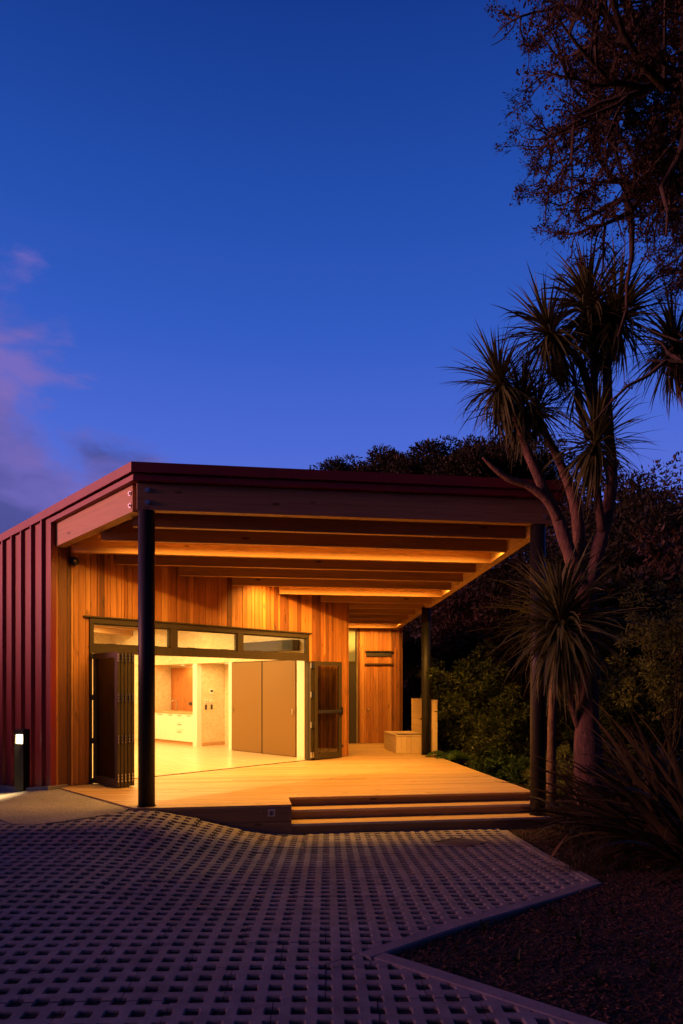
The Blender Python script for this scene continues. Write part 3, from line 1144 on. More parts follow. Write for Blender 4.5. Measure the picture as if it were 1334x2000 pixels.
# ---- folding door leaves
def leaf(corner, along, thick_dir, width, hinge_end=True, bar=False, knob=False):
    """a glazed leaf standing from 'corner' along 'along' (unit vec), thickness in thick_dir"""
    th = 0.048; st = 0.085; z0, z1 = 0.022, ZH - 0.008
    c = Vector(corner); a = Vector(along); n = Vector(thick_dir)

    def bx(s0, s1, t0, t1, za, zb_):
        pts = [c + a * s0 + n * t0, c + a * s1 + n * t0, c + a * s1 + n * t1, c + a * s0 + n * t1]
        if (pts[1] - pts[0]).cross(pts[2] - pts[1]) < 0:
            pts.reverse()
        return MB().prism([p for p in pts], za, zb_)
    fr_ = MB()
    for args in ((0, st, 0, th, z0, z1), (width - st, width, 0, th, z0, z1), (st, width - st, 0, th, z0, z0 + 0.12), (st, width - st, 0, th, z1 - st, z1)):
        b = bx(*args); fr_.add(b.v, b.f)
    lf = fr_.build('door_leaf', M['bronze_frame'], bld)
    bx(st, width - st, th / 2 - 0.004, th / 2 + 0.004, z0 + 0.12, z1 - st).build('pane', M['clear_glass'], lf)
    # hinges on the outer edge
    for zc in (0.16, 0.76, 1.40, 2.02):
        for dz in (-0.045, 0.0, 0.045):
            bx(width, width + 0.014, 0.004, 0.022, zc + dz - 0.016, zc + dz + 0.016).build('hinge', M['steel'], lf)
    return lf, bx


out = -E
for i in range(5):
    wpos = W0 + 0.05 + i * 0.060
    lf, bx = leaf(Q(wpos, -0.055).xy, out, W, 0.80)
    if i in (1,):
        bx(0.10, 0.72, -0.001, -0.0005, 0.95, 1.02)
    if i == 0:
        bx(0.14, 0.715, 0.05, 0.056, 0.93, 0.99).build('push_bar', M['steel'], lf)
# wall-side pivots of the first leaf, seen against the bright slot
for zc in (0.05, 0.70, 1.40, 2.06):
    MB().qbox(W0 + 0.002, W0 + 0.05, -0.085, -0.052, zc - 0.045, zc + 0.045).build('pivot', M['black_steel'], bld)
# right leaf, folded back against the cedar
lf, bx = leaf(Q(W1 + 0.06, -0.105).xy, (W * 0.985 - E * 0.06).normalized(), -E, 0.78)
bx(0.10, 0.74, 0.055, 0.085, 1.0, 1.06).build('push_bar', M['steel'], lf)
bx(0.735, 0.775, 0.049, 0.09, 0.95, 1.12).build('latch', M['black_plastic'], lf)
for k, wv in enumerate((W1 - 0.035, W1 + 0.015)):
    hs = MB().qbox(wv, wv + 0.026, -0.13, -0.06, 0.02, ZH - 0.01).build('hinge_stile', M['bronze_frame'], bld)
    for zc in (0.12, 0.76, 1.40, 2.02):
        MB().qbox(wv - 0.004, wv + 0.03, -0.15, -0.131, zc - 0.06, zc + 0.06).build('hinge', M['steel'], hs)
# door holder on the cedar by the right leaf
hk = MB().tube([Q(6.33, -0.03, 0.25), Q(6.33, -0.11, 0.25)], [0.03, 0.022], 10)
hk.tube([Q(6.33, -0.11, 0.25), Q(6.33, -0.13, 0.25)], [0.034, 0.034], 10)
hk.build('door_stop', M['black_plastic'], bld, smooth=True)

# ---- red metal cladding, ribbed panels
mw_ = MB().qbox(-0.05, -0.012, 0.001, 9.1, -0.5, lambda x, y: zb(x, y) + 0.50).build('metal_cladding', M['red_metal'], bld)
e = 0.0
prof_first = True
for k in range(22):
    e0 = 0.0 if k == 0 else 0.287 + 0.41 * (k - 1)
    e1 = 0.287 + 0.41 * k
    ribs = MB()
    # pan
    prof = [(e0, -0.052), (e0, -0.072), (e1 - 0.085, -0.072), (e1 - 0.07, -0.125), (e1 - 0.022, -0.125), (e1, -0.072), (e1, -0.052)]
    zt = lambda x, y: zb(x, y) + 0.56
    poly = [Q(w_, e_).xy for e_, w_ in prof]
    ribs.prism(list(reversed(poly)), -0.5, zt)
    ribs.build('panel', M['red_metal'], mw_)
MB().qbox(-0.085, -0.001, -0.036, -0.001, -0.10, lambda x, y: zb(x, y) + 0.50).build('corner_flashing', M['red_metal'], mw_)
# plinth under the cladding, stepping down with the ground
pl = MB()
prev = None
pts = [(-0.02, 0.035), (0.84, -0.075), (2.3, -0.172), (9.0, -0.5)]
for (ea, za), (eb, zb2) in zip(pts, pts[1:]):
    w_o, w_i = -0.155, -0.06
    b = [Q(w_o, ea, -0.9), Q(w_i, ea, -0.9), Q(w_i, eb, -0.9), Q(w_o, eb, -0.9)]
    t_ = [Q(w_o, ea, za), Q(w_i, ea, za), Q(w_i, eb, zb2), Q(w_o, eb, zb2)]
    pl.hexa(b, t_)
b = [Q(-0.155, -0.10, -0.9), Q(0.16, -0.10, -0.9), Q(0.16, -0.021, -0.9), Q(-0.155, -0.021, -0.9)]
pl.hexa(b, [Vector((p.x, p.y, 0.034)) for p in b])
pl.build('plinth', M['kerb_concrete'], bld)

# ---- posts
for name_u, name_v, z0, z1 in ((0.0, 0.0, -0.06, 3.885), (5.435, 0.0, -0.262, 3.875), (5.42, 5.99, 0.0, zbv(5.99) + 0.02)):
    c = P(name_u, name_v)
    po = MB().tube([(c.x, c.y, z0), (c.x, c.y, z1)], 0.108, 28).build('post', M['black_steel'], bld, smooth=False)
    for poly in po.data.polygons:
        poly.use_smooth = len(poly.vertices) == 4
    MB().tube([(c.x, c.y, z0 if z0 >= -0.26 else z0), (c.x, c.y, z0 + 0.07 if z0 == -0.06 else z0 + 0.012)], 0.122, 28).build('base_plate', M['black_steel'], po)

# ---- canopy beams
fb = MB().pbox(-0.115, 5.60, -0.07, 0.07, 3.885, 4.235).build('front_beam', M['beam_timber'], bld, bevel=0.004)
for uu in (0.02,):
    for zz in (3.985, 4.145):
        MB().tube([P(uu, -0.07, zz), P(uu, -0.082, zz)], [0.034, 0.034], 14).build('bolt', M['steel'], fb)
        MB().tube([P(uu, -0.082, zz), P(uu, -0.098, zz)], [0.018, 0.018], 6).build('bolt', M['steel'], fb)
for zz in (3.985, 4.145):
    MB().tube([P(5.50, -0.07, zz), P(5.50, -0.082, zz)], [0.03, 0.03], 14).build('bolt', M['steel'], fb)
rb = MB().pbox(5.435 - 0.07, 5.435 + 0.07, 0.072, 9.26, lambda x, y: zb(x, y), lambda x, y: zb(x, y) + 0.44).build('side_beam', M['side_beam_timber'], bld)
# eave beam on the left, from the post to the metal corner
ev0 = P(-0.115, -0.07).xy
Lev = 2.47
lb = MB()
pA = ev0 + E * 0.0; pB = ev0 + E * Lev
zl = lambda x, y: 3.885 - 0.067 * (uv_of(x, y)[1] + 0.07)
lb.prism([pA + W * 0.0 + E * 0.11, pA + W * 0.14 + E * 0.11, pB + W * 0.14, pB], zl, lambda x, y: zl(x, y) + 0.35)
lb_o = lb.build('eave_beam', M['eave_timber'], bld)
for zz in (0.09, 0.25):
    q = ev0 + E * 0.165
    z = zl(q.x, q.y) + zz
    MB().tube([(q.x, q.y, z), (q.x - W.x * 0.012, q.y - W.y * 0.012, z)], [0.034, 0.034], 14).build('bolt', M['steel'], lb_o)
    MB().tube([(q.x - W.x * 0.012, q.y - W.y * 0.012, z), (q.x - W.x * 0.03, q.y - W.y * 0.03, z)], [0.018, 0.018], 6).build('bolt', M['steel'], lb_o)

# ---- joists
JV = [0.314 + 0.725 * k for k in range(13)]
for k, v in enumerate(JV):
    th = 0.045
    if v < CORNER_UV[1] - 0.1:
        s = (v - (-0.07)) / (CORNER_UV[1] + 0.07)
        ul = -0.115 + (CORNER_UV[0] + 0.115) * s + 0.19
    else:
        ul = u_left(v) + 0.085 if v < WE_UV[1] - 0.1 else 3.3
    dz = random.uniform(-0.006, 0.006)
    MB().pbox(ul, 5.364, v - th, v + th, lambda x, y: zbv(v) + dz, lambda x, y: zb(x, y) + 0.288).build('joist', M['joist_timber'], bld)

# ---- roof
RC = Vector((-2.712, 8.80))
# front edge along U, left edge along E, right edge along V
r1 = RC; r2 = RC + U * 5.95; r3 = r2 + V * 12.5; r5 = RC + E * 13.0
r4 = r5 + W * 8.0 + E * 1.0
roof_poly = [r1, r2, r3, r4, r5]
cen = Vector((sum(p.x for p in roof_poly) / 5, sum(p.y for p in roof_poly) / 5))


def inset(poly, d):
    n = len(poly); outp = []
    for i in range(n):
        p0, p1, p2 = poly[i - 1], poly[i], poly[(i + 1) % n]
        d1 = (p1 - p0).normalized(); d2 = (p2 - p1).normalized()
        n1 = Vector((-d1.y, d1.x)); n2 = Vector((-d2.y, d2.x))
        k = (n1 + n2) / (1 + n1.dot(n2))
        outp.append(p1 + k * d)
    return outp


zr = lambda dz: (lambda x, y: zb(x, y) + dz)
roof = MB().prism(inset(roof_poly, 0.06), zr(0.474), zr(0.64)).build('roof', M['red_metal'], bld)
MB().prism(inset(roof_poly, 0.21), zr(0.292), zr(0.472)).build('soffit', M['soffit_ply'], bld)
up, mid = roof_poly, inset(roof_poly, 0.035)


def band(a, b, ia, ib, z0, z1, name):
    MB().prism([a, b, ib, ia], zr(z0), zr(z1)).build(name, M['red_metal'], roof)


in_up = inset(roof_poly, 0.03); in_mid = inset(roof_poly, 0.058)
n5 = len(roof_poly)
for i in range(n5):
    j = (i + 1) % n5
    # upper fascia in lengths, lower fascia set back
    a, b, ia, ib = up[i], up[j], in_up[i], in_up[j]
    k = max(1, int((b - a).length / 2.4)) if i == 4 else 1
    for s in range(k):
        f0, f1 = s / k, (s + 1) / k
        g0 = 0.0 if s == 0 else 0.0012 / (b - a).length
        band(a.lerp(b, f0 + g0), a.lerp(b, f1 - (0 if s == k - 1 else g0)), ia.lerp(ib, f0 + g0), ia.lerp(ib, f1 - (0 if s == k - 1 else g0)), 0.572, 0.70, 'fascia')
    f0 = (13.0 - 2.52) / 13.0 if i == 4 else 0.0      # on the eave side only along the canopy
    band(mid[i].lerp(mid[j], f0), mid[j], in_mid[i].lerp(in_mid[j], f0), in_mid[j], 0.475, 0.548, 'lower_fascia')
MB().prism(inset(roof_poly, 0.031), zr(0.642), zr(0.688)).build('roof_sheet', M['red_metal'], roof)

# ---- rafters in the hall
for ee in (0.9, 1.8, 2.7, 3.6, 4.5, 5.6, 6.7, 7.8):
    MB().qbox(0.11, SW - 0.005, ee - 0.045, ee + 0.045, lambda x, y: zb(x, y) + 0.06, lambda x, y: zb(x, y) + 0.288).build('rafter', M['joist_timber'], bld)

# ---- back wing with store door
BV = 9.29
MB().pbox(3.0, 5.60, BV, BV + 0.12, -0.3, lambda x, y: zb(x, y) + 0.30).build('wing_wall', M['strand_board'], bld)
MB().pbox(5.48, 5.60, BV + 0.121, BV + 3.0, -0.6, lambda x, y: zb(x, y) + 0.30).build('wing_wall', M['cedar'], bld)
wc = MB().pbox(4.35, 5.62, BV - 0.008, BV - 0.001, 3.0, 3.02).build('wing_cladding', M['cedar'], bld)
u = 4.36
while u < 5.62:
    bwid = random.choice((0.07, 0.1, 0.125, 0.06, 0.125))
    bwid = min(bwid, 5.63 - u)
    MB().pbox(u + 0.003, u + bwid - 0.003, BV - 0.03 - random.choice((0, 0.004)), BV - 0.009, 0.012, lambda x, y: zb(x, y) + 0.28).build('board', M['cedar'], wc)
    u += bwid
# door trims, head rails and vent slot
for uu in (4.42, 5.40):
    MB().pbox(uu, uu + 0.045, BV - 0.065, BV - 0.036, 0.012, 2.65).build('door_trim', M['cedar'], wc)
MB().pbox(4.57, 5.36, BV - 0.09, BV - 0.037, 2.53, 2.555).build('vent_hood', M['bronze_frame'], bld)
MB().pbox(4.60, 5.31, BV - 0.055, BV - 0.037, 2.40, 2.529).build('vent_grille', M['dark_plate'], bld)
MB().pbox(4.57, 5.36, BV - 0.07, BV - 0.037, 2.17, 2.205).build('head_rail', M['bronze_frame'], bld)
kn = P(4.655, BV - 0.037, 0.93)
kk = MB().tube([kn, kn - Vector((V.x, V.y, 0)) * 0.04], [0.012, 0.012], 10)
kk.tube([kn - Vector((V.x, V.y, 0)) * 0.04, kn - Vector((V.x, V.y, 0)) * 0.055, kn - Vector((V.x, V.y, 0)) * 0.075], [0.02, 0.032, 0.018], 12)
kk.build('door_knob', M['steel'], bld, smooth=True)
# dark service door with a fanlight above, a warm reflection put in as glow, beside the cedar corner
sd = MB().pbox(3.85, 4.34, BV - 0.03, BV - 0.004, 0.012, 2.20).build('service_door', M['dark_plate'], bld)
MB().pbox(3.85, 4.34, BV - 0.04, BV - 0.004, 2.203, 2.26).build('transom_bar', M['bronze_frame'], bld)
MB().pbox(4.30, 4.345, BV - 0.04, BV - 0.004, 2.262, 3.10).build('mullion', M['bronze_frame'], bld)
fw2 = MB().pbox(3.85, 4.298, BV - 0.02, BV - 0.006, 2.262, 3.10).build('fanlight', M['reflection_glow'], bld)
MB().pbox(3.85, 4.298, BV - 0.032, BV - 0.026, 2.262, 3.10).build('pane', M['clear_glass'], fw2)

# ================================================================== THINGS ON AND IN THE BUILDING
# strip lights tucked behind three joists
strip_txt = ['slim strip light behind the second joist from the canopy front beam', 'slim strip light behind the sixth joist of the canopy', 'slim strip light behind the last joist but one, near the store door']
for k, (jv, pw) in enumerate(((JV[1], 340), (JV[5], 235), (JV[11], 85))):
    vv = jv + 0.048
    ul = (u_left(vv) + (0.26 if k == 0 else 0.62)) if jv < WE_UV[1] else 3.75
    ur = 5.25
    c = P((ul + ur) / 2, vv + 0.03, zbv(vv) + 0.17)
    sl = thing('strip_light', c, strip_txt[k], 'light', 'canopy strip lights')
    MB().pbox(ul, ur, vv, vv + 0.05, zbv(vv) + 0.16, zbv(vv) + 0.20).build('housing', M['black_steel'], sl)
    MB().pbox(ul + 0.02, ur - 0.02, vv + 0.006, vv + 0.044, zbv(vv) + 0.152, zbv(vv) + 0.159).build('diffuser', M['lamp_diffuser'], sl)
    o, d = area_light('strip_lamp', c, None, ur - ul - 0.05, 0.05, pw, WARM, sl, 152)
    dirv = Vector((V.x * 0.10, V.y * 0.10, -0.99))
    xax = Vector((U.x, U.y, 0)); zax = -dirv.normalized(); yax = zax.cross(xax).normalized()
    o.matrix_local = Matrix(((xax.x, yax.x, zax.x, V.x * 0.025), (xax.y, yax.y, zax.y, V.y * 0.025), (xax.z, yax.z, zax.z, -0.03), (0, 0, 0, 1)))
# hall lights
hall_txt = ['long pendant light over the doorway side of the lit hall', 'long pendant light over the middle of the lit hall', 'long pendant light at the far end of the lit hall']
for k, (ee, pw) in enumerate(((1.35, 235), (4.0, 290), (7.2, 265))):
    c = Q(2.8, ee, 3.28)
    hl = thing('pendant_light', c, hall_txt[k], 'light', 'hall pendant lights')
    MB().qbox(0.9, 4.7, ee - 0.05, ee + 0.05, 3.28, 3.33).build('housing', M['white_paint'], hl)
    MB().qbox(0.92, 4.68, ee - 0.044, ee + 0.044, 3.272, 3.279).build('diffuser', M['lamp_diffuser'], hl)
    for ww in (1.2, 4.4):
        q = Q(ww, ee)
        MB().tube([(q.x, q.y, 3.331), (q.x, q.y, zb(q.x, q.y) + 0.285)], 0.006, 6).build('rod', M['steel'], hl)
    o, d = area_light('pendant_lamp', c, None, 3.7, 0.09, pw, WARM_IN, hl)
    xax = Vector((W.x, W.y, 0)); zax = Vector((0, 0, 1)); yax = zax.cross(xax)
    o.matrix_local = Matrix(((xax.x, yax.x, zax.x, 0), (xax.y, yax.y, zax.y, 0), (xax.z, yax.z, zax.z, -0.02), (0, 0, 0, 1)))

# fill lights added to brighten the passage and the kitchen recess
for (ww, ee, pw, lab) in ((6.05, 3.75, 11, 'added round fill light in the passage ceiling by the doors'), (5.97, 5.65, 10, 'added round fill light over the kitchen bench')):
    c = Q(ww, ee, 2.17)
    dl = thing('fill_light', c, lab, 'light', 'added recess fill lights')
    MB().tube([c - Vector((0, 0, 0.012)), c - Vector((0, 0, 0.001))], 0.07, 18).build('trim', M['white_paint'], dl)
    MB().tube([c - Vector((0, 0, 0.016)), c - Vector((0, 0, 0.0125))], 0.05, 18).build('lens', M['lamp_diffuser'], dl)
    o, d = area_light('fill_lamp', c, None, 0.1, 0.1, pw, WARM_IN, dl)
    o.location = (0, 0, -0.03)

# kitchen cabinet in the recess
kc = thing('kitchen_cabinet', Q(5.95, 5.66, 0), 'white kitchen cabinet with drawers and timber bench top inside the hall', 'cabinet')
KE0, KE1 = 4.675, 6.69
MB().qbox(5.70, 6.25, KE0, KE1, 0.09, 0.84).build('carcass', M['white_paint'], kc)
MB().qbox(5.74, 6.2, KE0, KE1, 0.004, 0.088).build('toe_kick', M['counter_timber'], kc)
MB().qbox(5.655, 6.265, KE0, KE1, 0.842, 0.885).build('bench_top', M['counter_timber'], kc)
ed = KE0 + 0.02
for kind, wd in (('d', 0.46), ('dr', 0.42), ('d', 0.5), ('d', 0.55)):
    if kind == 'd':
        f = MB().qbox(5.682, 5.698, ed, ed + wd - 0.006, 0.095, 0.835).build('cabinet_door', M['white_paint'], kc)
        MB().qbox(5.665, 5.681, ed + wd * 0.3, ed + wd * 0.7, 0.78, 0.792).build('handle', M['steel'], f)
    else:
        for z0, z1 in ((0.095, 0.40), (0.406, 0.60), (0.606, 0.835)):
            f = MB().qbox(5.682, 5.698, ed, ed + wd - 0.006, z0, z1).build('drawer', M['white_paint'], kc)
            MB().qbox(5.665, 5.681, ed + wd * 0.25, ed + wd * 0.75, z1 - 0.06, z1 - 0.048).build('handle', M['steel'], f)
    ed += wd
tp = MB().tube([Q(6.05, 6.1, 0.886), Q(6.05, 6.1, 1.12), Q(6.02, 6.1, 1.18), Q(5.94, 6.1, 1.19), Q(5.90, 6.1, 1.15)], 0.014, 8)
tap = tag(tp.build('tap', M['steel'], None, smooth=True), 'curved steel tap standing on the timber kitchen bench top', 'tap')
# cedar panel with a dark edge, standing in for a reflection behind the bench
sp = thing('reflection_panel', Q(6.26, 5.9, 0.9), 'orange cedar panel standing in for a reflection behind the kitchen bench', 'panel')
MB().qbox(6.245, 6.262, 5.42, 6.68, 0.888, 2.10).build('panel', M['cedar'], sp)
MB().qbox(6.235, 6.263, 5.38, 5.412, 0.888, 2.12).build('edge_strip', M['black_plastic'], sp)


def wall_box(name, w0, w1, e0, e1, z0, z1, mat, label, cat, group=None, hole=None):
    o = thing(name, Q((w0 + w1) / 2, (e0 + e1) / 2, z0), label, cat, group)
    MB().qbox(w0, w1, e0, e1, z0, z1).build('plate', M[mat], o, bevel=0.003)
    if hole:
        MB().qbox(*hole).build('face', M['dark_plate'], o)
    return o


# switches and panel on the passage wall
es = 4.44
wall_box('alarm_panel', 6.02, 6.13, es + 0.0, es + 0.018, 1.36, 1.50, 'white_paint', 'white alarm panel on strand board wall above the switches', 'panel', None, (6.035, 6.115, es - 0.003, es - 0.0005, 1.42, 1.48))
wall_box('wall_switch', 5.86, 5.95, es + 0.003, es + 0.018, 1.14, 1.22, 'white_paint', 'white wall switch on strand board, further from the doors', 'switch', 'switches on the passage wall', (5.89, 5.92, es, es + 0.0025, 1.17, 1.19))
wall_box('wall_switch', 6.03, 6.12, es + 0.003, es + 0.018, 1.14, 1.22, 'white_paint', 'white wall switch straight below the alarm panel', 'switch', 'switches on the passage wall', (6.06, 6.09, es, es + 0.0025, 1.17, 1.19))
wall_box('wall_socket', 5.87, 5.93, es + 0.003, es + 0.018, 0.96, 1.09, 'dark_plate', 'dark wall socket on strand board, further from the doors', 'socket', 'sockets on the passage wall')
wall_box('wall_socket', 6.05, 6.11, es + 0.003, es + 0.018, 0.96, 1.09, 'dark_plate', 'dark wall socket below the switch under the alarm panel', 'socket', 'sockets on the passage wall')
# things on the kitchen wall
wall_box('wall_socket', 6.228, 6.244, 5.62, 5.76, 1.05, 1.13, 'dark_plate', 'dark socket on the cedar reflection panel above the kitchen bench', 'socket')
wall_box('wall_switch', 6.25, 6.268, 5.02, 5.10, 1.07, 1.2, 'dark_plate', 'dark switch on strand board above the kitchen bench', 'switch')
wall_box('wall_notice', 6.258, 6.269, 4.98, 5.12, 1.50, 1.64, 'white_paint', 'small square white notice on the kitchen wall', 'notice', None, (6.254, 6.2575, 5.01, 5.09, 1.53, 1.61))
# heat pump high on the side wall
hp = thing('heat_pump', Q(SW - 0.1, 1.6, 2.3), 'long grey heat pump mounted high on the hall wall behind the clerestory', 'heat pump')
MB().qbox(SW - 0.22, SW - 0.002, 0.50, 2.45, 2.36, 2.60).build('body', M['dark_iron'], hp, bevel=0.01)
for k in range(9):
    MB().qbox(SW - 0.226, SW - 0.221, 0.53 + k * 0.035, 0.555 + k * 0.035, 2.39, 2.57).build('louvre', M['black_plastic'], hp)

# round black speaker on the cedar
sp_c = Q(0.265, -0.03, 3.55)
spk = thing('wall_lamp', sp_c, 'small round black wall lamp high on the cedar by the red corner', 'lamp')
e3 = Vector((E.x, E.y, 0))
MB().tube([sp_c, sp_c - e3 * 0.02], [0.05, 0.05], 16).build('mount', M['black_plastic'], spk)
MB().tube([sp_c - e3 * 0.021, sp_c - e3 * 0.05, sp_c - e3 * 0.10, sp_c - e3 * 0.12], [0.055, 0.072, 0.066, 0.03], 18).build('body', M['black_plastic'], spk, smooth=True)

# bollard light beside the metal wall
bo_c = pix(44, 1536.5, 11.12)
bo = thing('bollard_light', bo_c, 'black square bollard light with a small glowing window by red metal wall', 'light')
bd = W * 0.9 + E * 0.42; bd.normalize(); be = Vector((-bd.y, bd.x))
bc2 = Vector((bo_c.x, bo_c.y)); zb0 = bo_c.z - 0.06


def bbox(a0, a1, b0, b1, z0, z1):
    return MB().prism([bc2 + bd * a0 + be * b0, bc2 + bd * a1 + be * b0, bc2 + bd * a1 + be * b1, bc2 + bd * a0 + be * b1], z0, z1)


MB_ = bbox(-0.075, 0.075, -0.09, 0.09, zb0, zb0 + 0.76); MB_.build('column', M['black_steel'], bo)
bbox(-0.075, 0.075, -0.09, 0.09, zb0 + 0.92, zb0 + 1.0).build('cap', M['black_steel'], bo)
bbox(0.0, 0.075, -0.09, 0.09, zb0 + 0.761, zb0 + 0.919).build('back', M['black_steel'], bo)
bbox(-0.075, -0.003, -0.09, -0.078, zb0 + 0.761, zb0 + 0.919).build('cheek', M['black_steel'], bo)
bbox(-0.075, -0.003, 0.078, 0.09, zb0 + 0.761, zb0 + 0.919).build('cheek', M['black_steel'], bo)
bbox(-0.06, -0.005, -0.07, 0.07, zb0 + 0.77, zb0 + 0.91).build('lens', M['bollard_lens'], bo)
o, d = area_light('bollard_lamp', bo_c, None, 0.12, 0.12, 34.0, (1.0, 0.70, 0.30), bo, 105)
dirv = Vector((-0.55, -0.55, -0.75)); o.rotation_euler = dirv.to_track_quat('-Z', 'Y').to_euler()
o.location = (-bd.x * 0.09, -bd.y * 0.09, 0.79)

# bench with a tall slatted back on the far deck edge
bn = thing('timber_bench', P(5.1, 7.4, 0), 'pale timber box bench with tall slatted back on the deck edge', 'bench')
BU0, BU1, BV0, BV1 = 4.80, 5.53, 6.36, 7.75
for j in range(3):
    z0 = 0.004 + j * 0.135
    MB().pbox(BU0, BU0 + 0.022, BV0 + 0.023, BV1, z0, z0 + 0.13).build('side_slat', M['bench_timber'], bn)
for j in range(6):
    u0 = BU0 + j * 0.121
    MB().pbox(u0, u0 + 0.117, BV0, BV0 + 0.022, 0.004, 0.404).build('front_slat', M['bench_timber'], bn)
for j in range(6):
    u0 = BU0 - 0.01 + j * 0.1225
    MB().pbox(u0, u0 + 0.118, BV0 - 0.01, BV1, 0.406, 0.432).build('seat_slat', M['bench_timber'], bn)
MB().pbox(BU0 + 0.06, BU1 - 0.06, BV0 + 0.05, BV0 + 0.35, 0.433, 0.439).build('seat_inset', M['dark_iron'], bn)
for j in range(8):
    z0 = 0.004 + j * 0.154
    MB().pbox(5.535, 5.557, 5.90, 7.85, z0, z0 + 0.148).build('back_slat', M['bench_timber'], bn)
MB().pbox(5.559, 5.63, 5.88, 5.95, 0.004, 1.235).build('back_post', M['bench_timber'], bn)
MB().pbox(5.559, 5.63, 7.78, 7.85, 0.004, 1.235).build('back_post', M['bench_timber'], bn)
MB().pbox(5.53, 5.66, 5.875, 7.86, 1.237, 1.262).build('back_cap', M['bench_timber'], bn)
for j in range(8):
    z0 = 0.004 + j * 0.154
    MB().pbox(5.632, 5.652, 5.88, 7.85, z0, z0 + 0.148).build('back_slat', M['bench_timber'], bn)

# small square plate on the deck skirt
t = NT('plate_grey', 0.4); t.color((0.66, 0.58, 0.58))
sgn = thing('wall_plate', P(1.63, VL0, -0.1), 'small square pale plate with a round emblem on the deck skirt', 'plate')
MB().pbox(1.585, 1.682, VL0 - 0.008, VL0 + 0.0035, -0.152, -0.058).build('plate', M['plate_grey'], sgn, bevel=0.002)
ring = MB(); n = 20; cu, cz = 1.633, -0.108
vs_ = []
for k in range(n):
    a = 2 * math.pi * k / n
    for r_, dv in ((0.034, -0.0085), (0.026, -0.0085), (0.034, -0.0115), (0.026, -0.0115)):
        vs_.append(P(cu + r_ * math.cos(a), VL0 + dv, cz + r_ * math.sin(a)))
fs_ = []
for k in range(n):
    a, b = 4 * k, 4 * ((k + 1) % n)
    fs_ += [(a + 2, b + 2, b + 3, a + 3), (a, b, b + 2, a + 2), (a + 1, a + 3, b + 3, b + 1)]
ring.add(vs_, fs_).build('emblem_ring', M['dark_plate'], sgn)
MB().pbox(1.619, 1.647, VL0 - 0.0115, VL0 - 0.0085, -0.128, -0.09).build('emblem_mark', M['dark_plate'], sgn)
MB().tube([P(1.50, VL0 + 0.003, -0.09), P(1.50, VL0 - 0.012, -0.09)], [0.014, 0.009], 10).build('skirt_bolt', M['steel'], deck)

t = NT('grate_iron', 0.6, 0.0, 0.2); t.color((0.15, 0.125, 0.11))
# drain grate in the paving
dg = thing('drain_grate', drain_c, 'square iron drain grate set diagonally in the pavers before the steps', 'drain')
dz0 = drain_c.z + 0.012
da = Vector((math.cos(R(44)), math.sin(R(44)))); db = Vector((-da.y, da.x)); dc = Vector((drain_c.x, drain_c.y)); S = 0.255
tilt = lambda x, y: gz(x, y) + 0.004


def dbox(a0, a1, b0, b1, h0, h1):
    return MB().prism([dc + da * a0 + db * b0, dc + da * a1 + db * b0, dc + da * a1 + db * b1, dc + da * a0 + db * b1], lambda x, y: tilt(x, y) + h0, lambda x, y: tilt(x, y) + h1)


fr_ = MB()
for a0, a1, b0, b1 in ((-S, S, -S, -S + 0.035), (-S, S, S - 0.035, S), (-S, -S + 0.035, -S + 0.036, S - 0.036), (S - 0.035, S, -S + 0.036, S - 0.036)):
    x_ = dbox(a0, a1, b0, b1, -0.03, 0.0005); fr_.add(x_.v, x_.f)
fr_.build('frame', M['dark_iron'], dg)
dbox(-S + 0.036, S - 0.036, -S + 0.036, S - 0.036, -0.03, -0.014).build('pit', M['black_plastic'], dg)
nb = 8
for k in range(nb):
    a0 = -S + 0.04 + k * (2 * S - 0.08) / nb
    dbox(a0 + 0.012, a0 + 0.028, -S + 0.037, S - 0.037, -0.0055, -0.002).build('bar', M['grate_iron'], dg)

# ================================================================== PLANTS
def rand_dirs(n):
    v_ = rng.normal(size=(n, 3))
    return v_ / np.linalg.norm(v_, axis=1, keepdims=True)


def leaf_cloud(centers, dirs, length, width, jitter=0.35):
    """folded diamond leaves: two triangles each; returns verts, tris"""
    n = len(centers)
    L = length * rng.uniform(0.6, 1.3, n)[:, None]
    Wd = width * rng.uniform(0.7, 1.3, n)[:, None]
    d = dirs + rng.normal(scale=jitter, size=(n, 3))
    d /= np.linalg.norm(d, axis=1, keepdims=True)
    s = np.cross(d, rand_dirs(n)); s /= np.linalg.norm(s, axis=1, keepdims=True) + 1e-9
    nn = np.cross(d, s)
    a = centers; b = centers + d * L
    m_ = centers + d * L * 0.45
    p1 = m_ + s * Wd * 0.5 + nn * Wd * 0.18
    p2 = m_ - s * Wd * 0.5 + nn * Wd * 0.18
    verts = np.stack([a, p1, b, p2], 1).reshape(-1, 3)
    i = np.arange(n)[:, None] * 4
    tris = np.concatenate([i + np.array([[0, 1, 2]]), i + np.array([[0, 2, 3]])], 0)
    return verts, tris


def branch_path(a, b, k=6, wob=0.08):
    a, b = Vector(a), Vector(b)
    L = (b - a).length
    pts = []
    for i in range(k + 1):
        t_ = i / k
        p = a.lerp(b, t_)
        f_ = math.sin(math.pi * t_) * wob * L
        p += Vector((random.gauss(0, 1), random.gauss(0, 1), random.gauss(0, 0.6))) * f_ * 0.6
        pts.append(p)
    return pts


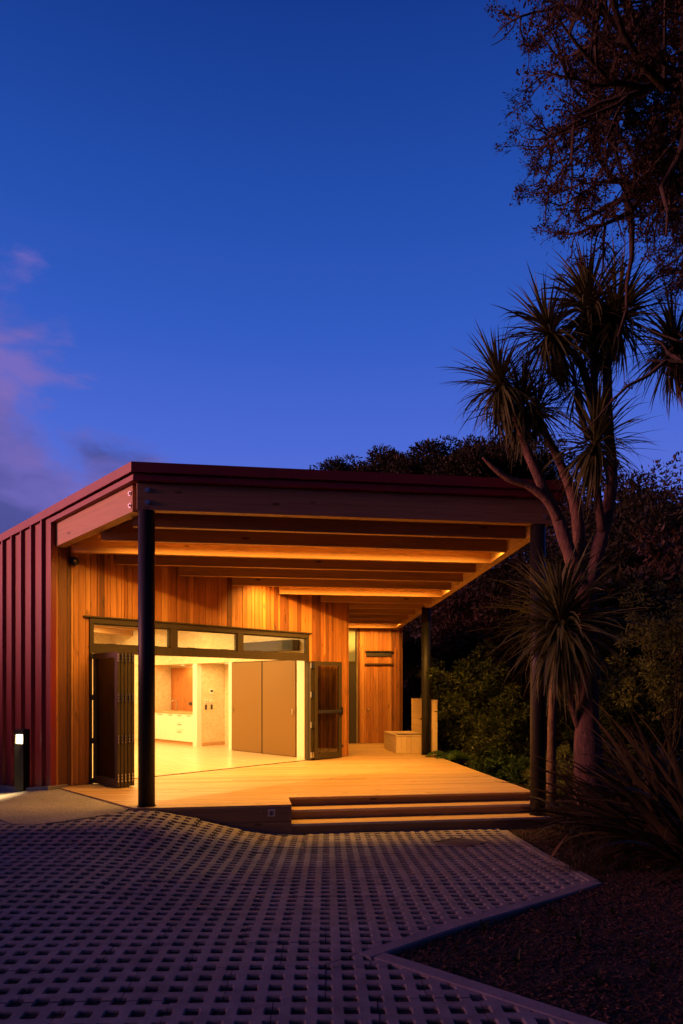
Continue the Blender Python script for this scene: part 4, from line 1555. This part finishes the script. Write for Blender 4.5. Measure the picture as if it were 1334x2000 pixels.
def bush_tree(name, base, height, rx, rz, label, cat, mat='leaf_dark', bark='bark_dark', clumps=40, per=120, leaf=(0.16, 0.06), group=None,
              trunk_r=0.10, low=0.25, stems=1, spread=0.3, shape='round', seed=None, flat=0.6, cr_f=(0.20, 0.36), r_in=0.45, r_out=1.0):
    if seed is not None:
        random.seed(seed)
    base = Vector(base)
    t_ = thing(name, base, label, cat, group)
    cz = base.z + height - rz
    # clump centres on and inside an uneven ellipsoid
    cc = []
    for _ in range(clumps):
        d = Vector((random.gauss(0, 1), random.gauss(0, 1), random.gauss(0, 1))).normalized()
        r_ = random.uniform(r_in, r_out) ** 0.6
        lump = 1 + 0.22 * math.sin(d.x * 4 + seed_phase(seed)) * math.cos(d.y * 5 + d.z * 3)
        p = Vector((d.x * rx * r_ * lump, d.y * rx * r_ * lump, d.z * rz * r_ * lump))
        if cz + p.z < base.z + height * low * 0.5:
            p.z = base.z + height * low * 0.5 - cz + random.uniform(0, 0.3)
        cc.append(Vector((base.x, base.y, cz)) + p)
    # trunk and limbs in one mesh
    tr_ = MB()
    fork = base + Vector((random.uniform(-.15, .15), random.uniform(-.15, .15), height * low))
    for s in range(stems):
        off = Vector((random.uniform(-spread, spread), random.uniform(-spread, spread), 0)) if stems > 1 else Vector((0, 0, 0))
        tr_.tube(branch_path(base + off * 0.5 - Vector((0, 0, 0.15)), fork + off, 4, 0.04), [trunk_r, trunk_r * 0.9, trunk_r * 0.82, trunk_r * 0.75, trunk_r * 0.65], 8)
        for c in random.sample(cc, min(len(cc), max(5, 14 // stems))):
            tr_.tube(branch_path(fork + off, c, 4, 0.07), [trunk_r * 0.45, trunk_r * 0.32, trunk_r * 0.22, trunk_r * 0.14, trunk_r * 0.06], 5, cap=False)
    tr_.build('trunk', M[bark], t_, smooth=True)
    C, D = [], []
    for c in cc:
        n = int(per * random.uniform(0.6, 1.3))
        cr = min(rx, rz) * random.uniform(*cr_f)
        off = rand_dirs(n) * (rng.uniform(0, 1, n) ** 0.45)[:, None] * np.array([cr, cr, cr * flat]) * 1.12
        C.append(np.array(c)[None, :] + off)
        dd = off / (np.linalg.norm(off, axis=1, keepdims=True) + 1e-6) + np.array([[0, 0, 0.15]])
        D.append(dd)
    vv, ff = leaf_cloud(np.concatenate(C), np.concatenate(D), leaf[0], leaf[1], 0.7)
    link('crown', np_mesh('crown', vv, ff, M[mat]), t_)
    return t_


def seed_phase(s):
    return 0.0 if s is None else s * 1.7


def gp(px, Y, dz=0.0):
    x = (px - PX0) / FPX * Y
    return Vector((x, Y, (bedz(x, Y) if in_bed(x, Y) and Y < 9 else soil(x, Y)) + dz))


def htop(px, py, Y):
    """height of a thing standing at px,Y whose top shows at py"""
    return CAMZ + (HOR - py) / FPX * Y - gp(px, Y).z


# ---- bush on the hill behind the roof
hill = [
    (690, 905, 46, 3.2, 'low dark bush crown just showing over the roof, furthest from the cabbage tree'),
    (745, 892, 44, 3.0, 'dark bush crown over the roof, next after the lowest one'),
    (792, 880, 43, 3.2, 'flat topped dark bush crown over the middle of the roof'),
    (850, 866, 42, 3.0, 'dark bush crown with a small pointed tip over the roof'),
    (900, 873, 44, 2.8, 'thin airy bush crown with sky between its leaves over the roof'),
    (955, 848, 38, 2.8, 'tall dark bush crown behind the bare cabbage tree limb'),
    (1015, 862, 40, 3.0, 'dark bush crown behind the cabbage tree heads, over the roof end'),
]
for i, (px, py, Y, r_, lab) in enumerate(hill):
    b = gp(px, Y)
    h = htop(px, py, Y)
    thin = i == 4
    bush_tree('bush_tree', b, h, r_, min(r_ * 1.0, h * 0.45), lab, 'tree', 'leaf_dark', 'bark_dark', 26 if thin else 60, 150 if thin else 420, (0.24, 0.10), 'trees on the hill behind the roof', 0.16, 0.3, seed=20 + i)
# ---- bush on the bank right of the deck
bank = [
    (1180, 935, 24, 2.4, 'leaf_brown', 'tall dim bush tree rising straight behind the cabbage tree trunk'),
    (1265, 950, 22, 2.3, 'leaf_dark', 'tall dim bush tree between the cabbage tree and the second palm head'),
    (1340, 905, 25, 3.4, 'leaf_brown', 'tall dim bush tree at the outer end of the bank'),
    (1225, 930, 27, 3.0, 'leaf_dark', 'dim rounded bush tree filling the gap right of the cabbage tree'),
    (1300, 985, 19, 2.4, 'leaf_dark', 'dim dense bush tree above the upright small leafed shrub'),
    (1100, 985, 21, 2.5, 'leaf_dark', 'dim bush tree behind the front corner of the canopy roof'),
    (1045, 1015, 24, 2.4, 'leaf_brown', 'dim bush tree seen between side beam and black corner post'),
    (1010, 1085, 22, 2.1, 'leaf_brown', 'brown twiggy bush tree seen under the canopy side beam'),
    (930, 1125, 24, 2.2, 'leaf_brown', 'brown twiggy bush tree behind the far black post'),
    (850, 1185, 27, 2.4, 'leaf_dark', 'dark bush tree at the end of the deck behind the bench'),
    (1190, 1120, 15, 1.5, 'leaf_dark', 'dark understorey tree behind the thick trunk'),
    (1300, 1080, 16, 1.7, 'leaf_brown', 'brown understorey tree above the flax'),
    (1070, 1200, 17, 1.5, 'leaf_brown', 'brown understorey tree behind the lower palm head'),
    (800, 1230, 24, 1.6, 'leaf_dark', 'black leafy tree beside the cedar wing corner'),
]
for i, (px, py, Y, r_, mt, lab) in enumerate(bank):
    b = gp(px, Y)
    h = htop(px, py, Y)
    bush_tree('bush_tree', b, h, r_, min(r_ * 1.25, h * 0.47), lab, 'tree', mt, 'bark_dark', 60, 230, (0.20, 0.07), 'bush trees on the bank beside the deck', 0.12, 0.22, stems=2, seed=50 + i)
# ---- shrubs lit by the deck
shrubs = [
    (925, 1288, 15.6, 0.85, 'leaf_bush', 60, 130, (0.13, 0.045), 'glossy leafed shrub in the lamp light beyond the deck edge, the tallest there'),
    (870, 1300, 17.5, 0.8, 'leaf_bush', 46, 120, (0.13, 0.045), 'leafy shrub straight behind the tall bench back'),
    (985, 1372, 13.8, 0.62, 'leaf_bush', 44, 120, (0.12, 0.042), 'rounded leafy shrub at mid deck edge'),
    (1020, 1488, 11.9, 0.28, 'leaf_fern', 30, 110, (0.075, 0.035), 'low bright green shrub against the deck edge by the corner post'),
    (975, 1468, 13.2, 0.36, 'leaf_fern', 30, 110, (0.085, 0.036), 'low green shrub behind the bright one at the deck edge'),
    (1300, 1150, 11.5, 0.75, 'leaf_grassy', 50, 120, (0.09, 0.025), 'upright small leafed shrub above the flax'),
    (1225, 1300, 12.5, 0.8, 'leaf_bush', 46, 120, (0.10, 0.035), 'small leafed shrub between thick trunk and flax'),
    (1095, 1462, 11.2, 0.40, 'leaf_grassy', 46, 150, (0.10, 0.014), 'feathery yellow green bush between black corner post and thick trunk'),
]
for i, (px, py, Y, r_, mt, cl, per, lf_, lab) in enumerate(shrubs):
    b = gp(px, Y)
    h = htop(px, py, Y)
    bush_tree('shrub', b, h, r_, min(h * 0.5, r_ * 1.35), lab, 'shrub', mt, 'bark_dark', int(cl * 1.9), int(per * 0.62), lf_, None, 0.03, 0.14, stems=3, spread=0.12, seed=80 + i, flat=0.7, cr_f=(0.10, 0.24), r_in=0.12, r_out=1.45)


# ---- strap leaves (cabbage trees, flax, tussocks)
def strap_mesh(name, L, wd, droop, mat, segs=6, twist=0.0, fold=0.22):
    vs_, fs_ = [], []
    ang = 0.0
    p = Vector((0, 0, 0))
    for i in range(segs + 1):
        t_ = i / segs
        prof = (0.55 + 0.45 * min(1, t_ * 4)) * (1 - t_ ** 2.2) + 0.02
        w_ = wd * prof
        d = Vector((math.cos(ang), 0, -math.sin(ang)))
        nrm = Vector((math.sin(ang), 0, math.cos(ang)))
        side = Vector((0, 1, 0)) * math.cos(twist * t_) + nrm * math.sin(twist * t_)
        up_ = nrm * (w_ * fold)
        vs_ += [p - side * (w_ / 2) + up_, p, p + side * (w_ / 2) + up_]
        p = p + d * (L / segs)
        ang += droop * (0.4 + 1.2 * t_) / segs
    for i in range(segs):
        a = 3 * i
        fs_ += [(a, a + 1, a + 4, a + 3), (a + 1, a + 2, a + 5, a + 4)]
    return MB().add(vs_, fs_).mesh(name, M[mat], True)


CAB = [strap_mesh('leaf', L, w_, dr, 'leaf_cabbage', 5, tw) for L, w_, dr, tw in
       ((0.92, 0.040, 0.6, 0.3), (0.84, 0.042, 1.2, -0.4), (0.96, 0.038, 0.35, 0.2), (0.78, 0.042, 1.7, 0.5), (0.88, 0.038, 0.9, -0.2))]
CABDRY = [strap_mesh('leaf', L, w_, dr, 'leaf_dry', 5, 0.8) for L, w_, dr in ((0.7, 0.03, 1.0), (0.6, 0.028, 1.6))]


def head_matrices(c, n, scale, axis=Vector((0, 0, 1)), lo=-78, hi=86):
    """leaves standing out all round a growing tip"""
    q = Vector((0, 0, 1)).rotation_difference(axis.normalized())
    outp = []
    for i in range(n):
        phi = i * 2.39996 + random.uniform(-0.25, 0.25)
        s = (i + 0.5) / n
        pitch = R(hi + (lo - hi) * s ** 0.85 + random.uniform(-9, 9))
        m3 = Matrix.Rotation(phi, 4, 'Z') @ Matrix.Rotation(-pitch, 4, 'Y')
        m3 = q.to_matrix().to_4x4() @ m3
        sc = scale * random.uniform(0.82, 1.12)
        outp.append(Matrix.Translation(c + axis * random.uniform(-0.10, 0.06) * scale) @ m3 @ Matrix.Scale(sc, 4) @ Matrix.Translation((0.03, 0, 0)))
    return outp


def bake(meshes_mats, name, mat):
    V_, F_ = [], []
    n = 0
    for me, mx_ in meshes_mats:
        co = np.empty(len(me.vertices) * 3, dtype=np.float32); me.vertices.foreach_get('co', co); co = co.reshape(-1, 3)
        fi = np.empty(len(me.loops), dtype=np.int32); me.loops.foreach_get('vertex_index', fi); fi = fi.reshape(-1, 4)
        A = np.array(mx_)
        V_.append(co @ A[:3, :3].T + A[:3, 3]); F_.append(fi + n); n += len(co)
    return np_mesh(name, np.concatenate(V_), np.concatenate(F_), mat, True)


def cabbage_tree(name, base, label, limbs, heads, group=None, own=300, trunk=None, limb_r=None):
    """limbs: list of (points, radii); heads: list of (centre, n, scale, axis)"""
    t_ = thing(name, base, label, 'tree', group)
    for k, (pts, rad) in enumerate(limbs):
        # rings of old leaf scars make the outline uneven
        dense, rr = [], []
        for i in range(len(pts) - 1):
            for s in range(6):
                f_ = s / 6
                a, b = Vector(pts[i]), Vector(pts[i + 1])
                pm = Vector(pts[i - 1]) if i else a - (b - a)
                pn = Vector(pts[i + 2]) if i + 2 < len(pts) else b + (b - a)
                # catmull-rom
                p = 0.5 * ((2 * a) + (b - pm) * f_ + (2 * pm - 5 * a + 4 * b - pn) * f_ ** 2 + (3 * a - pm - 3 * b + pn) * f_ ** 3)
                dense.append(p)
                rr.append((rad[i] + (rad[i + 1] - rad[i]) * f_) * random.uniform(0.93, 1.07))
        dense.append(Vector(pts[-1])); rr.append(rad[-1])
        MB().tube(dense, rr, 12).build('trunk' if k == 0 else 'limb', M['bark'], t_, smooth=True)
    allm = []
    for c, n, sc, ax in heads:
        allm += [(random.choice(CAB), m_) for m_ in head_matrices(Vector(c), int(n * 1.5), sc * 0.92, Vector(ax))]
        allm += [(random.choice(CABDRY), m_) for m_ in head_matrices(Vector(c) - Vector(ax) * 0.12, n // 7, sc, Vector(ax), -86, -55)]
    random.shuffle(allm)
    inv = Matrix.Translation(-Vector(base))
    for me, m_ in allm[:own]:
        o = bpy.data.objects.new('leaf', me)
        COL.objects.link(o)
        o.parent = t_
        o.matrix_local = inv @ m_
    rest = allm[own:]
    if rest:
        link('foliage', bake(rest, 'foliage', M['leaf_cabbage']), t_, kind='stuff')
    return t_


CY = 9.0
c_ = lambda px, py, Y=CY: pix(px, py, Y)
base1 = gp(1150, CY)
limbs = [
    ([base1 - Vector((0, 0, 0.1)), c_(1150, 1520), c_(1146, 1400), c_(1146, 1280), c_(1142, 1145)], [0.24, 0.19, 0.155, 0.14, 0.135]),
    ([c_(1142, 1160), c_(1112, 1080), c_(1088, 1010, 8.95), c_(1062, 955, 8.9), c_(1035, 895, 8.85), c_(1012, 830, 8.8), c_(990, 775, 8.8)], [0.11, 0.092, 0.08, 0.066, 0.055, 0.048, 0.045]),
    ([c_(1091, 1015, 8.93), c_(1066, 975, 8.85), c_(1030, 948, 8.8), c_(995, 936, 8.75), c_(965, 915, 8.7), c_(942, 893, 8.68)], [0.06, 0.055, 0.048, 0.04, 0.032, 0.012]),
    ([c_(1142, 1160, 9.05), c_(1133, 1070, 9.15), c_(1122, 980, 9.2), c_(1092, 900, 9.15), c_(1062, 840, 9.1), c_(1052, 800, 9.1)], [0.10, 0.085, 0.075, 0.055, 0.045, 0.04]),
    ([c_(1144, 1165), c_(1163, 1090), c_(1186, 1000, 9.05), c_(1195, 920, 9.1), c_(1188, 830, 9.1), c_(1186, 720, 9.1), c_(1188, 640, 9.1)], [0.11, 0.095, 0.085, 0.075, 0.066, 0.055, 0.05]),
    ([c_(1190, 850, 9.1), c_(1160, 800, 9.05), c_(1146, 745, 9.0), c_(1128, 700, 9.0), c_(1090, 668, 8.95), c_(1075, 650, 8.95)], [0.06, 0.056, 0.052, 0.048, 0.045, 0.042]),
    ([c_(1160, 805, 9.05), c_(1160, 730, 9.15), c_(1158, 660, 9.2), c_(1150, 610, 9.2)], [0.052, 0.05, 0.046, 0.042]),
    ([c_(1150, 860, 9.2), c_(1135, 810, 9.1), c_(1127, 765, 9.05)], [0.045, 0.04, 0.036]),
    ([c_(1176, 1040, 9.0), c_(1166, 960, 8.8), c_(1160, 890, 8.7)], [0.06, 0.05, 0.045]),
    ([c_(1130, 1420, 9.0), c_(1116, 1370, 8.85), c_(1100, 1300, 8.65), c_(1097, 1225, 8.55)], [0.05, 0.046, 0.044, 0.05]),
]
heads = [
    (c_(978, 752, 8.8), 150, 0.92, (-0.25, -0.1, 1)), (c_(1018, 790, 8.95), 120, 0.86, (0.1, 0.1, 1)),
    (c_(1073, 650, 8.95), 150, 0.98, (-0.3, -0.05, 1)), (c_(1152, 600, 9.2), 170, 1.05, (-0.1, 0.1, 1)),
    (c_(1200, 622, 9.1), 170, 1.02, (0.25, -0.1, 1)), (c_(1162, 868, 8.7), 150, 0.98, (0.05, -0.2, 1)),
    (c_(1097, 1216, 8.55), 260, 1.25, (-0.12, -0.12, 1)), (c_(1126, 755, 9.05), 50, 0.75, (-0.2, 0, 1)), (c_(1050, 800, 9.15), 70, 0.8, (0.1, 0.2, 1)),
]
cabbage_tree('cabbage_tree', base1, 'tall many headed cabbage tree with thick pinkish trunk and one low drooping head', limbs, heads)
base2 = gp(1076, 10.35)
cabbage_tree('cabbage_tree', base2, 'slim cabbage tree with thin lamp lit stem just behind the black corner post',
             [([base2 - Vector((0, 0, 0.1)), c_(1078, 1420, 10.35), c_(1084, 1320, 10.3), c_(1092, 1195, 10.25)], [0.075, 0.066, 0.06, 0.065])],
             [(c_(1092, 1190, 10.25), 110, 1.0, (0, 0.1, 1))])
base3 = gp(1450, 9.6)
cabbage_tree('cabbage_tree', base3, 'cabbage tree beyond the flax with one head against the open sky', 
             [([base3, c_(1430, 1200, 9.6), c_(1385, 900, 9.6), c_(1324, 690, 9.6)], [0.14, 0.11, 0.08, 0.055])],
             [(c_(1318, 672, 9.6), 150, 1.0, (-0.1, 0, 1))])

# ---- flax
FLX = [strap_mesh('leaf', L, w_, dr, 'leaf_flax', 8, tw, 0.3) for L, w_, dr, tw in
       ((1.8, 0.105, 0.9, 0.4), (1.6, 0.095, 1.6, -0.5), (2.0, 0.11, 0.6, 0.2), (1.4, 0.09, 2.2, 0.6), (1.7, 0.10, 1.3, -0.3))]
FLXD = [strap_mesh('leaf', L, w_, dr, 'leaf_dry', 8, 1.2, 0.3) for L, w_, dr in ((1.5, 0.06, 1.9), (1.3, 0.055, 2.4))]


def flax(base, n, scale, label, dry=0.12, toward=None, lo=25, hi=84, meshes=None, drys=None, name='flax_plant', cat='flax'):
    meshes = meshes or FLX; drys = drys or FLXD
    t_ = thing(name, base, label, cat)
    for i in range(n):
        phi = random.uniform(0, 2 * math.pi) if toward is None or random.random() < 0.35 else random.gauss(toward, 0.75)
        isd = random.random() < dry
        pitch = R(random.uniform(5, 45) if isd else random.uniform(lo, hi))
        sc = scale * random.uniform(0.6, 1.1)
        m_ = Matrix.Translation((random.uniform(-0.16, 0.16) * scale, random.uniform(-0.16, 0.16) * scale, -0.03)) @ Matrix.Rotation(phi, 4, 'Z') @ Matrix.Rotation(-pitch, 4, 'Y') @ Matrix.Rotation(random.uniform(-0.5, 0.5), 4, 'X') @ Matrix.Scale(sc, 4)
        o = bpy.data.objects.new('leaf', random.choice(drys if isd else meshes))
        COL.objects.link(o); o.parent = t_; o.matrix_local = m_
    return t_


random.seed(11)
flax(gp(1318, 7.4), 170, 1.0, 'large dark flax clump arching over the mulch, the biggest and nearest the bed', 0.14, math.pi * 0.95)
flax(gp(1260, 8.9), 120, 0.95, 'flax clump between the thick cabbage tree trunk and the largest flax', 0.16, math.pi * 0.9)
flax(gp(1155, 8.4), 80, 0.6, 'small flax clump at the foot of the thick cabbage tree trunk', 0.3, math.pi)
flax(gp(1370, 6.6), 90, 0.85, 'flax clump with leaf tips hanging low over the mulch', 0.2, math.pi)
TUS = [strap_mesh('leaf', L, w_, dr, 'leaf_flax', 5, 0.5, 0.3) for L, w_, dr in ((0.62, 0.012, 1.3), (0.52, 0.010, 1.9), (0.7, 0.012, 0.9))]
TUSD = [strap_mesh('leaf', L, w_, dr, 'leaf_dry', 5, 0.9, 0.3) for L, w_, dr in ((0.55, 0.010, 1.8), (0.45, 0.01, 2.3))]
for px, Y, sc, lab in ((1105, 8.15, 0.85, 'brown tussock beside the end of the bottom step'), (1175, 7.3, 1.0, 'brown tussock behind the far kerb corner'),
                       (1130, 6.75, 0.7, 'low dry tussock touching the far kerb corner'), (1235, 6.9, 0.9, 'dry tussock under the tips of the largest flax')):
    flax(gp(px, Y), 150, sc, lab, 0.45, None, 20, 86, TUS, TUSD, 'tussock', 'tussock')
# one dry leaf leaning over the kerb
o = bpy.data.objects.new('fallen_leaf', strap_mesh('fallen_leaf', 0.42, 0.035, 0.2, 'leaf_dry', 6, 0.3))
COL.objects.link(o)
g_ = ground_at(1074, 1682)
o.matrix_world = Matrix.Translation((g_.x, g_.y, g_.z + 0.02)) @ Matrix.Rotation(R(32), 4, 'Z') @ Matrix.Rotation(R(-42), 4, 'Y')
tag(o, 'single dry yellow leaf leaning up over the kerb', 'leaf')

# ---- ferns by the deck edge
def fern(base, n, L, label):
    t_ = thing('fern', base, label, 'fern', None)
    for i in range(n):
        phi = 2 * math.pi * i / n + random.uniform(-0.3, 0.3)
        vs_, fs_ = [], []
        ang = R(random.uniform(50, 70)); p = Vector((0, 0, 0))
        for s in range(16):
            t_s = s / 16
            d = Vector((math.cos(ang), 0, math.sin(ang)))
            pl_ = L * 0.32 * math.sin(math.pi * min(1, 0.12 + t_s * 0.9)) ** 0.8
            for sd in (-1, 1):
                n_ = len(vs_)
                a = p; b = p + d * (L / 16) * 0.9
                tip = p + d * (L / 16) * 1.2 + Vector((0, sd * pl_, -pl_ * 0.25))
                vs_ += [a, b, tip]; fs_.append((n_, n_ + 1, n_ + 2) if sd < 0 else (n_, n_ + 2, n_ + 1))
            p = p + d * (L / 16); ang -= R(7.5)
        me = MB().add(vs_, fs_).mesh('frond', M['leaf_fern'])
        o = bpy.data.objects.new('frond', me); COL.objects.link(o); o.parent = t_
        o.matrix_local = Matrix.Rotation(phi, 4, 'Z')
    return t_


fern(gp(888, 15.2, 0.3), 13, 0.85, 'green fern arching beside the bench back')
fern(gp(958, 13.7, 0.2), 12, 0.75, 'green fern at mid deck edge under the glossy shrub')
fern(gp(1012, 12.4, 0.1), 11, 0.6, 'small green fern close to the bright low shrub')

# ---- the old tree overhead: trunk out of frame, limbs reaching in with lichen and tufts
random.seed(31)
ot_base = gp(1700, 7.6)
ot = thing('overhanging_tree', ot_base, 'old twisted tree with lichened twigs overhanging from outside the picture', 'tree')
top = Vector((ot_base.x - 0.5, 7.6, 10.6))
trunkp = [ot_base - Vector((0, 0, 0.2)), Vector((ot_base.x - 0.1, 7.7, 2.5)), Vector((ot_base.x - 0.45, 7.6, 5.0)), Vector((ot_base.x - 0.5, 7.5, 7.5)), top]
MB().tube(trunkp, [0.34, 0.27, 0.22, 0.16, 0.08], 12).build('trunk', M['bark_dark'], ot, smooth=True)
limb_mb = MB()
tw_mb = MB()
tuft_c, tuft_d, lich_c = [], [], []


def grow(p, d, L, r_, depth, zmin=6.35):
    """one limb with side shoots; none below the foot of the crown"""
    if p[2] < zmin and depth > 0:
        return
    k = 5
    pts = [p]; q = Vector(p); dd = Vector(d)
    for i in range(k):
        dd = (dd + Vector((random.gauss(0, .22), random.gauss(0, .22), random.gauss(0, .2) + (0.03 if depth > 1 else 0.0)))).normalized()
        q = q + dd * (L / k); pts.append(q.copy())
    rad = [max(0.003, r_ * (1 - 0.75 * i / k)) for i in range(k + 1)]
    (limb_mb if depth < 2 else tw_mb).tube(pts, rad, 6 if depth < 2 else 4, cap=False)
    if depth >= 1:
        for i in range(1, k + 1):
            if random.random() < 0.45:
                lich_c.append(pts[i])
    if depth == 3:
        for i in range(2, k + 1):
            tuft_c.append(pts[i]); tuft_d.append(dd.copy())
        return
    nsh = (6, 6, 5)[depth]
    for j in range(nsh):
        f_ = random.uniform(0.25, 1.0)
        i = min(k - 1, int(f_ * k)); a = pts[i].lerp(pts[i + 1], f_ * k - i)
        ax = Vector((random.gauss(0, 1), random.gauss(0, 1), random.gauss(0, 1))).cross(dd).normalized()
        nd = (Matrix.Rotation(R(random.uniform(28, 62)), 3, ax) @ dd)
        grow(a, nd, L * random.uniform(0.42, 0.62), r_ * 0.5, depth + 1, zmin)


def limb_to(start, end, r_):
    s, e_ = Vector(start), Vector(end)
    grow(s, (e_ - s).normalized(), (e_ - s).length * 0.93, r_, 0)


for sx, (px, py, Y) in (((0.25,), (1120, 240, 7.3)), ((0.4,), (1150, 60, 7.7)), ((0.35,), (1110, 150, 6.8)), ((0.15,), (1180, 360, 7.4)), ((0.5,), (1230, -120, 7.4)),
                        ((0.3,), (1260, 120, 7.0)), ((0.55,), (1110, -60, 7.2)), ((0.3,), (1085, 200, 7.9)), ((0.2,), (1270, 300, 7.9)), ((0.45,), (1170, 20, 7.0))):
    z = 5.4 + sx[0] * 7
    limb_to((ot_base.x - 0.5, 7.55, z), pix(px, py, Y), 0.085)
# hanging bare limbs with lichen, lower down
grow(Vector((ot_base.x - 0.45, 7.6, 5.9)), (pix(1240, 520, 7.2) - Vector((ot_base.x - 0.45, 7.6, 5.9))).normalized(), 1.85, 0.05, 2, -9)
grow(Vector((ot_base.x - 0.45, 7.6, 5.2)), (pix(1230, 760, 7.6) - Vector((ot_base.x - 0.45, 7.6, 5.2))).normalized(), 2.0, 0.05, 2, -9)
grow(Vector((ot_base.x - 0.45, 7.6, 5.0)), (pix(1250, 830, 7.8) - Vector((ot_base.x - 0.45, 7.6, 5.0))).normalized(), 1.85, 0.05, 2, -9)
limb_mb.build('limb', M['bark_dark'], ot, smooth=True)
tw_mb.build('twig', M['bark_dark'], ot)
C, D = [], []
for c, d in zip(tuft_c, tuft_d):
    if c.z < 6.0 or random.random() < 0.42:
        continue
    n = random.randint(14, 34)
    off = rng.normal(size=(n, 3)) * 0.03
    C.append(np.array(c)[None, :] + off)
    D.append(np.array(d)[None, :] + off * 14 + np.array([[0, 0, 0.35]]))
vv, ff = leaf_cloud(np.concatenate(C), np.concatenate(D), 0.05, 0.0085, 0.35)
link('crown', np_mesh('crown', vv, ff, M['leaf_overhead']), ot)
C, D = [], []
for c in lich_c:
    n = random.randint(14, 40)
    off = rng.normal(size=(n, 3)) * random.uniform(0.015, 0.034)
    C.append(np.array(c)[None, :] + off); D.append(off * 30)
vv, ff = leaf_cloud(np.concatenate(C), np.concatenate(D), 0.03, 0.022, 0.5)
link('lichen', np_mesh('lichen', vv, ff, M['lichen']), ot)
print('tufts', len(tuft_c))

# ---- bark mulch over the bed
n = 60000
X = rng.uniform(0.2, 6.0, n); Y = rng.uniform(2.6, 10.2, n)
kp = np.array([inside_bed(Vector((x, y)) + nB * (KW + 0.0) * 1.05 + nC * 0.0) and inside_bed(Vector((x, y)) + nC * KW * 1.05) or
               ((Vector((x, y)) - B2).dot(nD) < -0.11 and y > 5.0 and uv_of(x, y)[1] < -0.22) for x, y in zip(X, Y)])
kp &= (np.abs(X) < 0.54 * Y + 0.2)
X, Y = X[kp], Y[kp]
Z = np.array([bedz(x, y) for x, y in zip(X, Y)]) + rng.uniform(0.0, 0.016, len(X))
n = len(X)
th = rng.uniform(0, 6.28, n); L = rng.uniform(0.006, 0.024, n) * rng.choice([1, 1, 1, 1.7], n); Wd = rng.uniform(0.002, 0.0075, n)
tilt_ = rng.normal(scale=0.35, size=n)
d = np.stack([np.cos(th) * np.cos(tilt_), np.sin(th) * np.cos(tilt_), np.sin(tilt_)], 1)
s = np.stack([-np.sin(th), np.cos(th), rng.normal(scale=0.4, size=n)], 1); s /= np.linalg.norm(s, axis=1, keepdims=True)
u_ = np.cross(d, s)
c = np.stack([X, Y, Z], 1)
corners = []
for a in (-1, 1):
    for b in (-1, 1):
        for k in (-1, 1):
            corners.append(c + d * (L * a)[:, None] * (0.8 if b > 0 else 1.0) + s * (Wd * b)[:, None] + u_ * (Wd * 0.35 * k)[:, None])
vv = np.stack(corners, 1).reshape(-1, 3)
i = np.arange(n)[:, None] * 8
q = np.concatenate([i + np.array([f_]) for f_ in ((0, 1, 3, 2), (4, 6, 7, 5), (0, 4, 5, 1), (2, 3, 7, 6), (1, 5, 7, 3), (0, 2, 6, 4))], 0)
link('bark_mulch', np_mesh('bark_mulch', vv, q, M['bark_chip']), None, kind='stuff', label='dark red bark chip mulch covering the planting bed', category='mulch')

# ---- seedlings in the bed
random.seed(5)
seed_txt = ['tiny green seedling in the mulch close to the inner kerb corner', 'small green seedling in the mulch near the long far kerb', 'small leafy seedling in the middle of the mulch', 'young green seedling in the mulch before the flax',
            'small weed in the mulch near the lower kerb', 'pale weed in the mulch at the lowest bed corner', 'leafy weed beside the pale one in the lowest bed corner', 'thin grass tuft on the mulch between seedlings and flax']
for k, (px, py) in enumerate(((945, 1822), (1075, 1790), (1130, 1850), (1195, 1790), (1010, 1890), (1275, 1900), (1165, 1925), (1240, 1850))):
    g_ = ground_at(px, py, bedz)
    t_ = thing('seedling', g_, seed_txt[k], 'seedling')
    for i in range(random.randint(8, 14)):
        o = bpy.data.objects.new('leaf', SEED[i % 3] if 'SEED' in globals() else None) if False else None
        L_ = random.uniform(0.05, 0.12)
        me = strap_mesh('leaf', L_, L_ * random.uniform(0.12, 0.3), random.uniform(0.4, 1.3), 'leaf_bush', 3)
        o = bpy.data.objects.new('leaf', me); COL.objects.link(o); o.parent = t_
        o.matrix_local = Matrix.Translation((0, 0, random.uniform(-0.005, 0.05))) @ Matrix.Rotation(random.uniform(0, 6.28), 4, 'Z') @ Matrix.Rotation(-R(random.uniform(15, 75)), 4, 'Y')
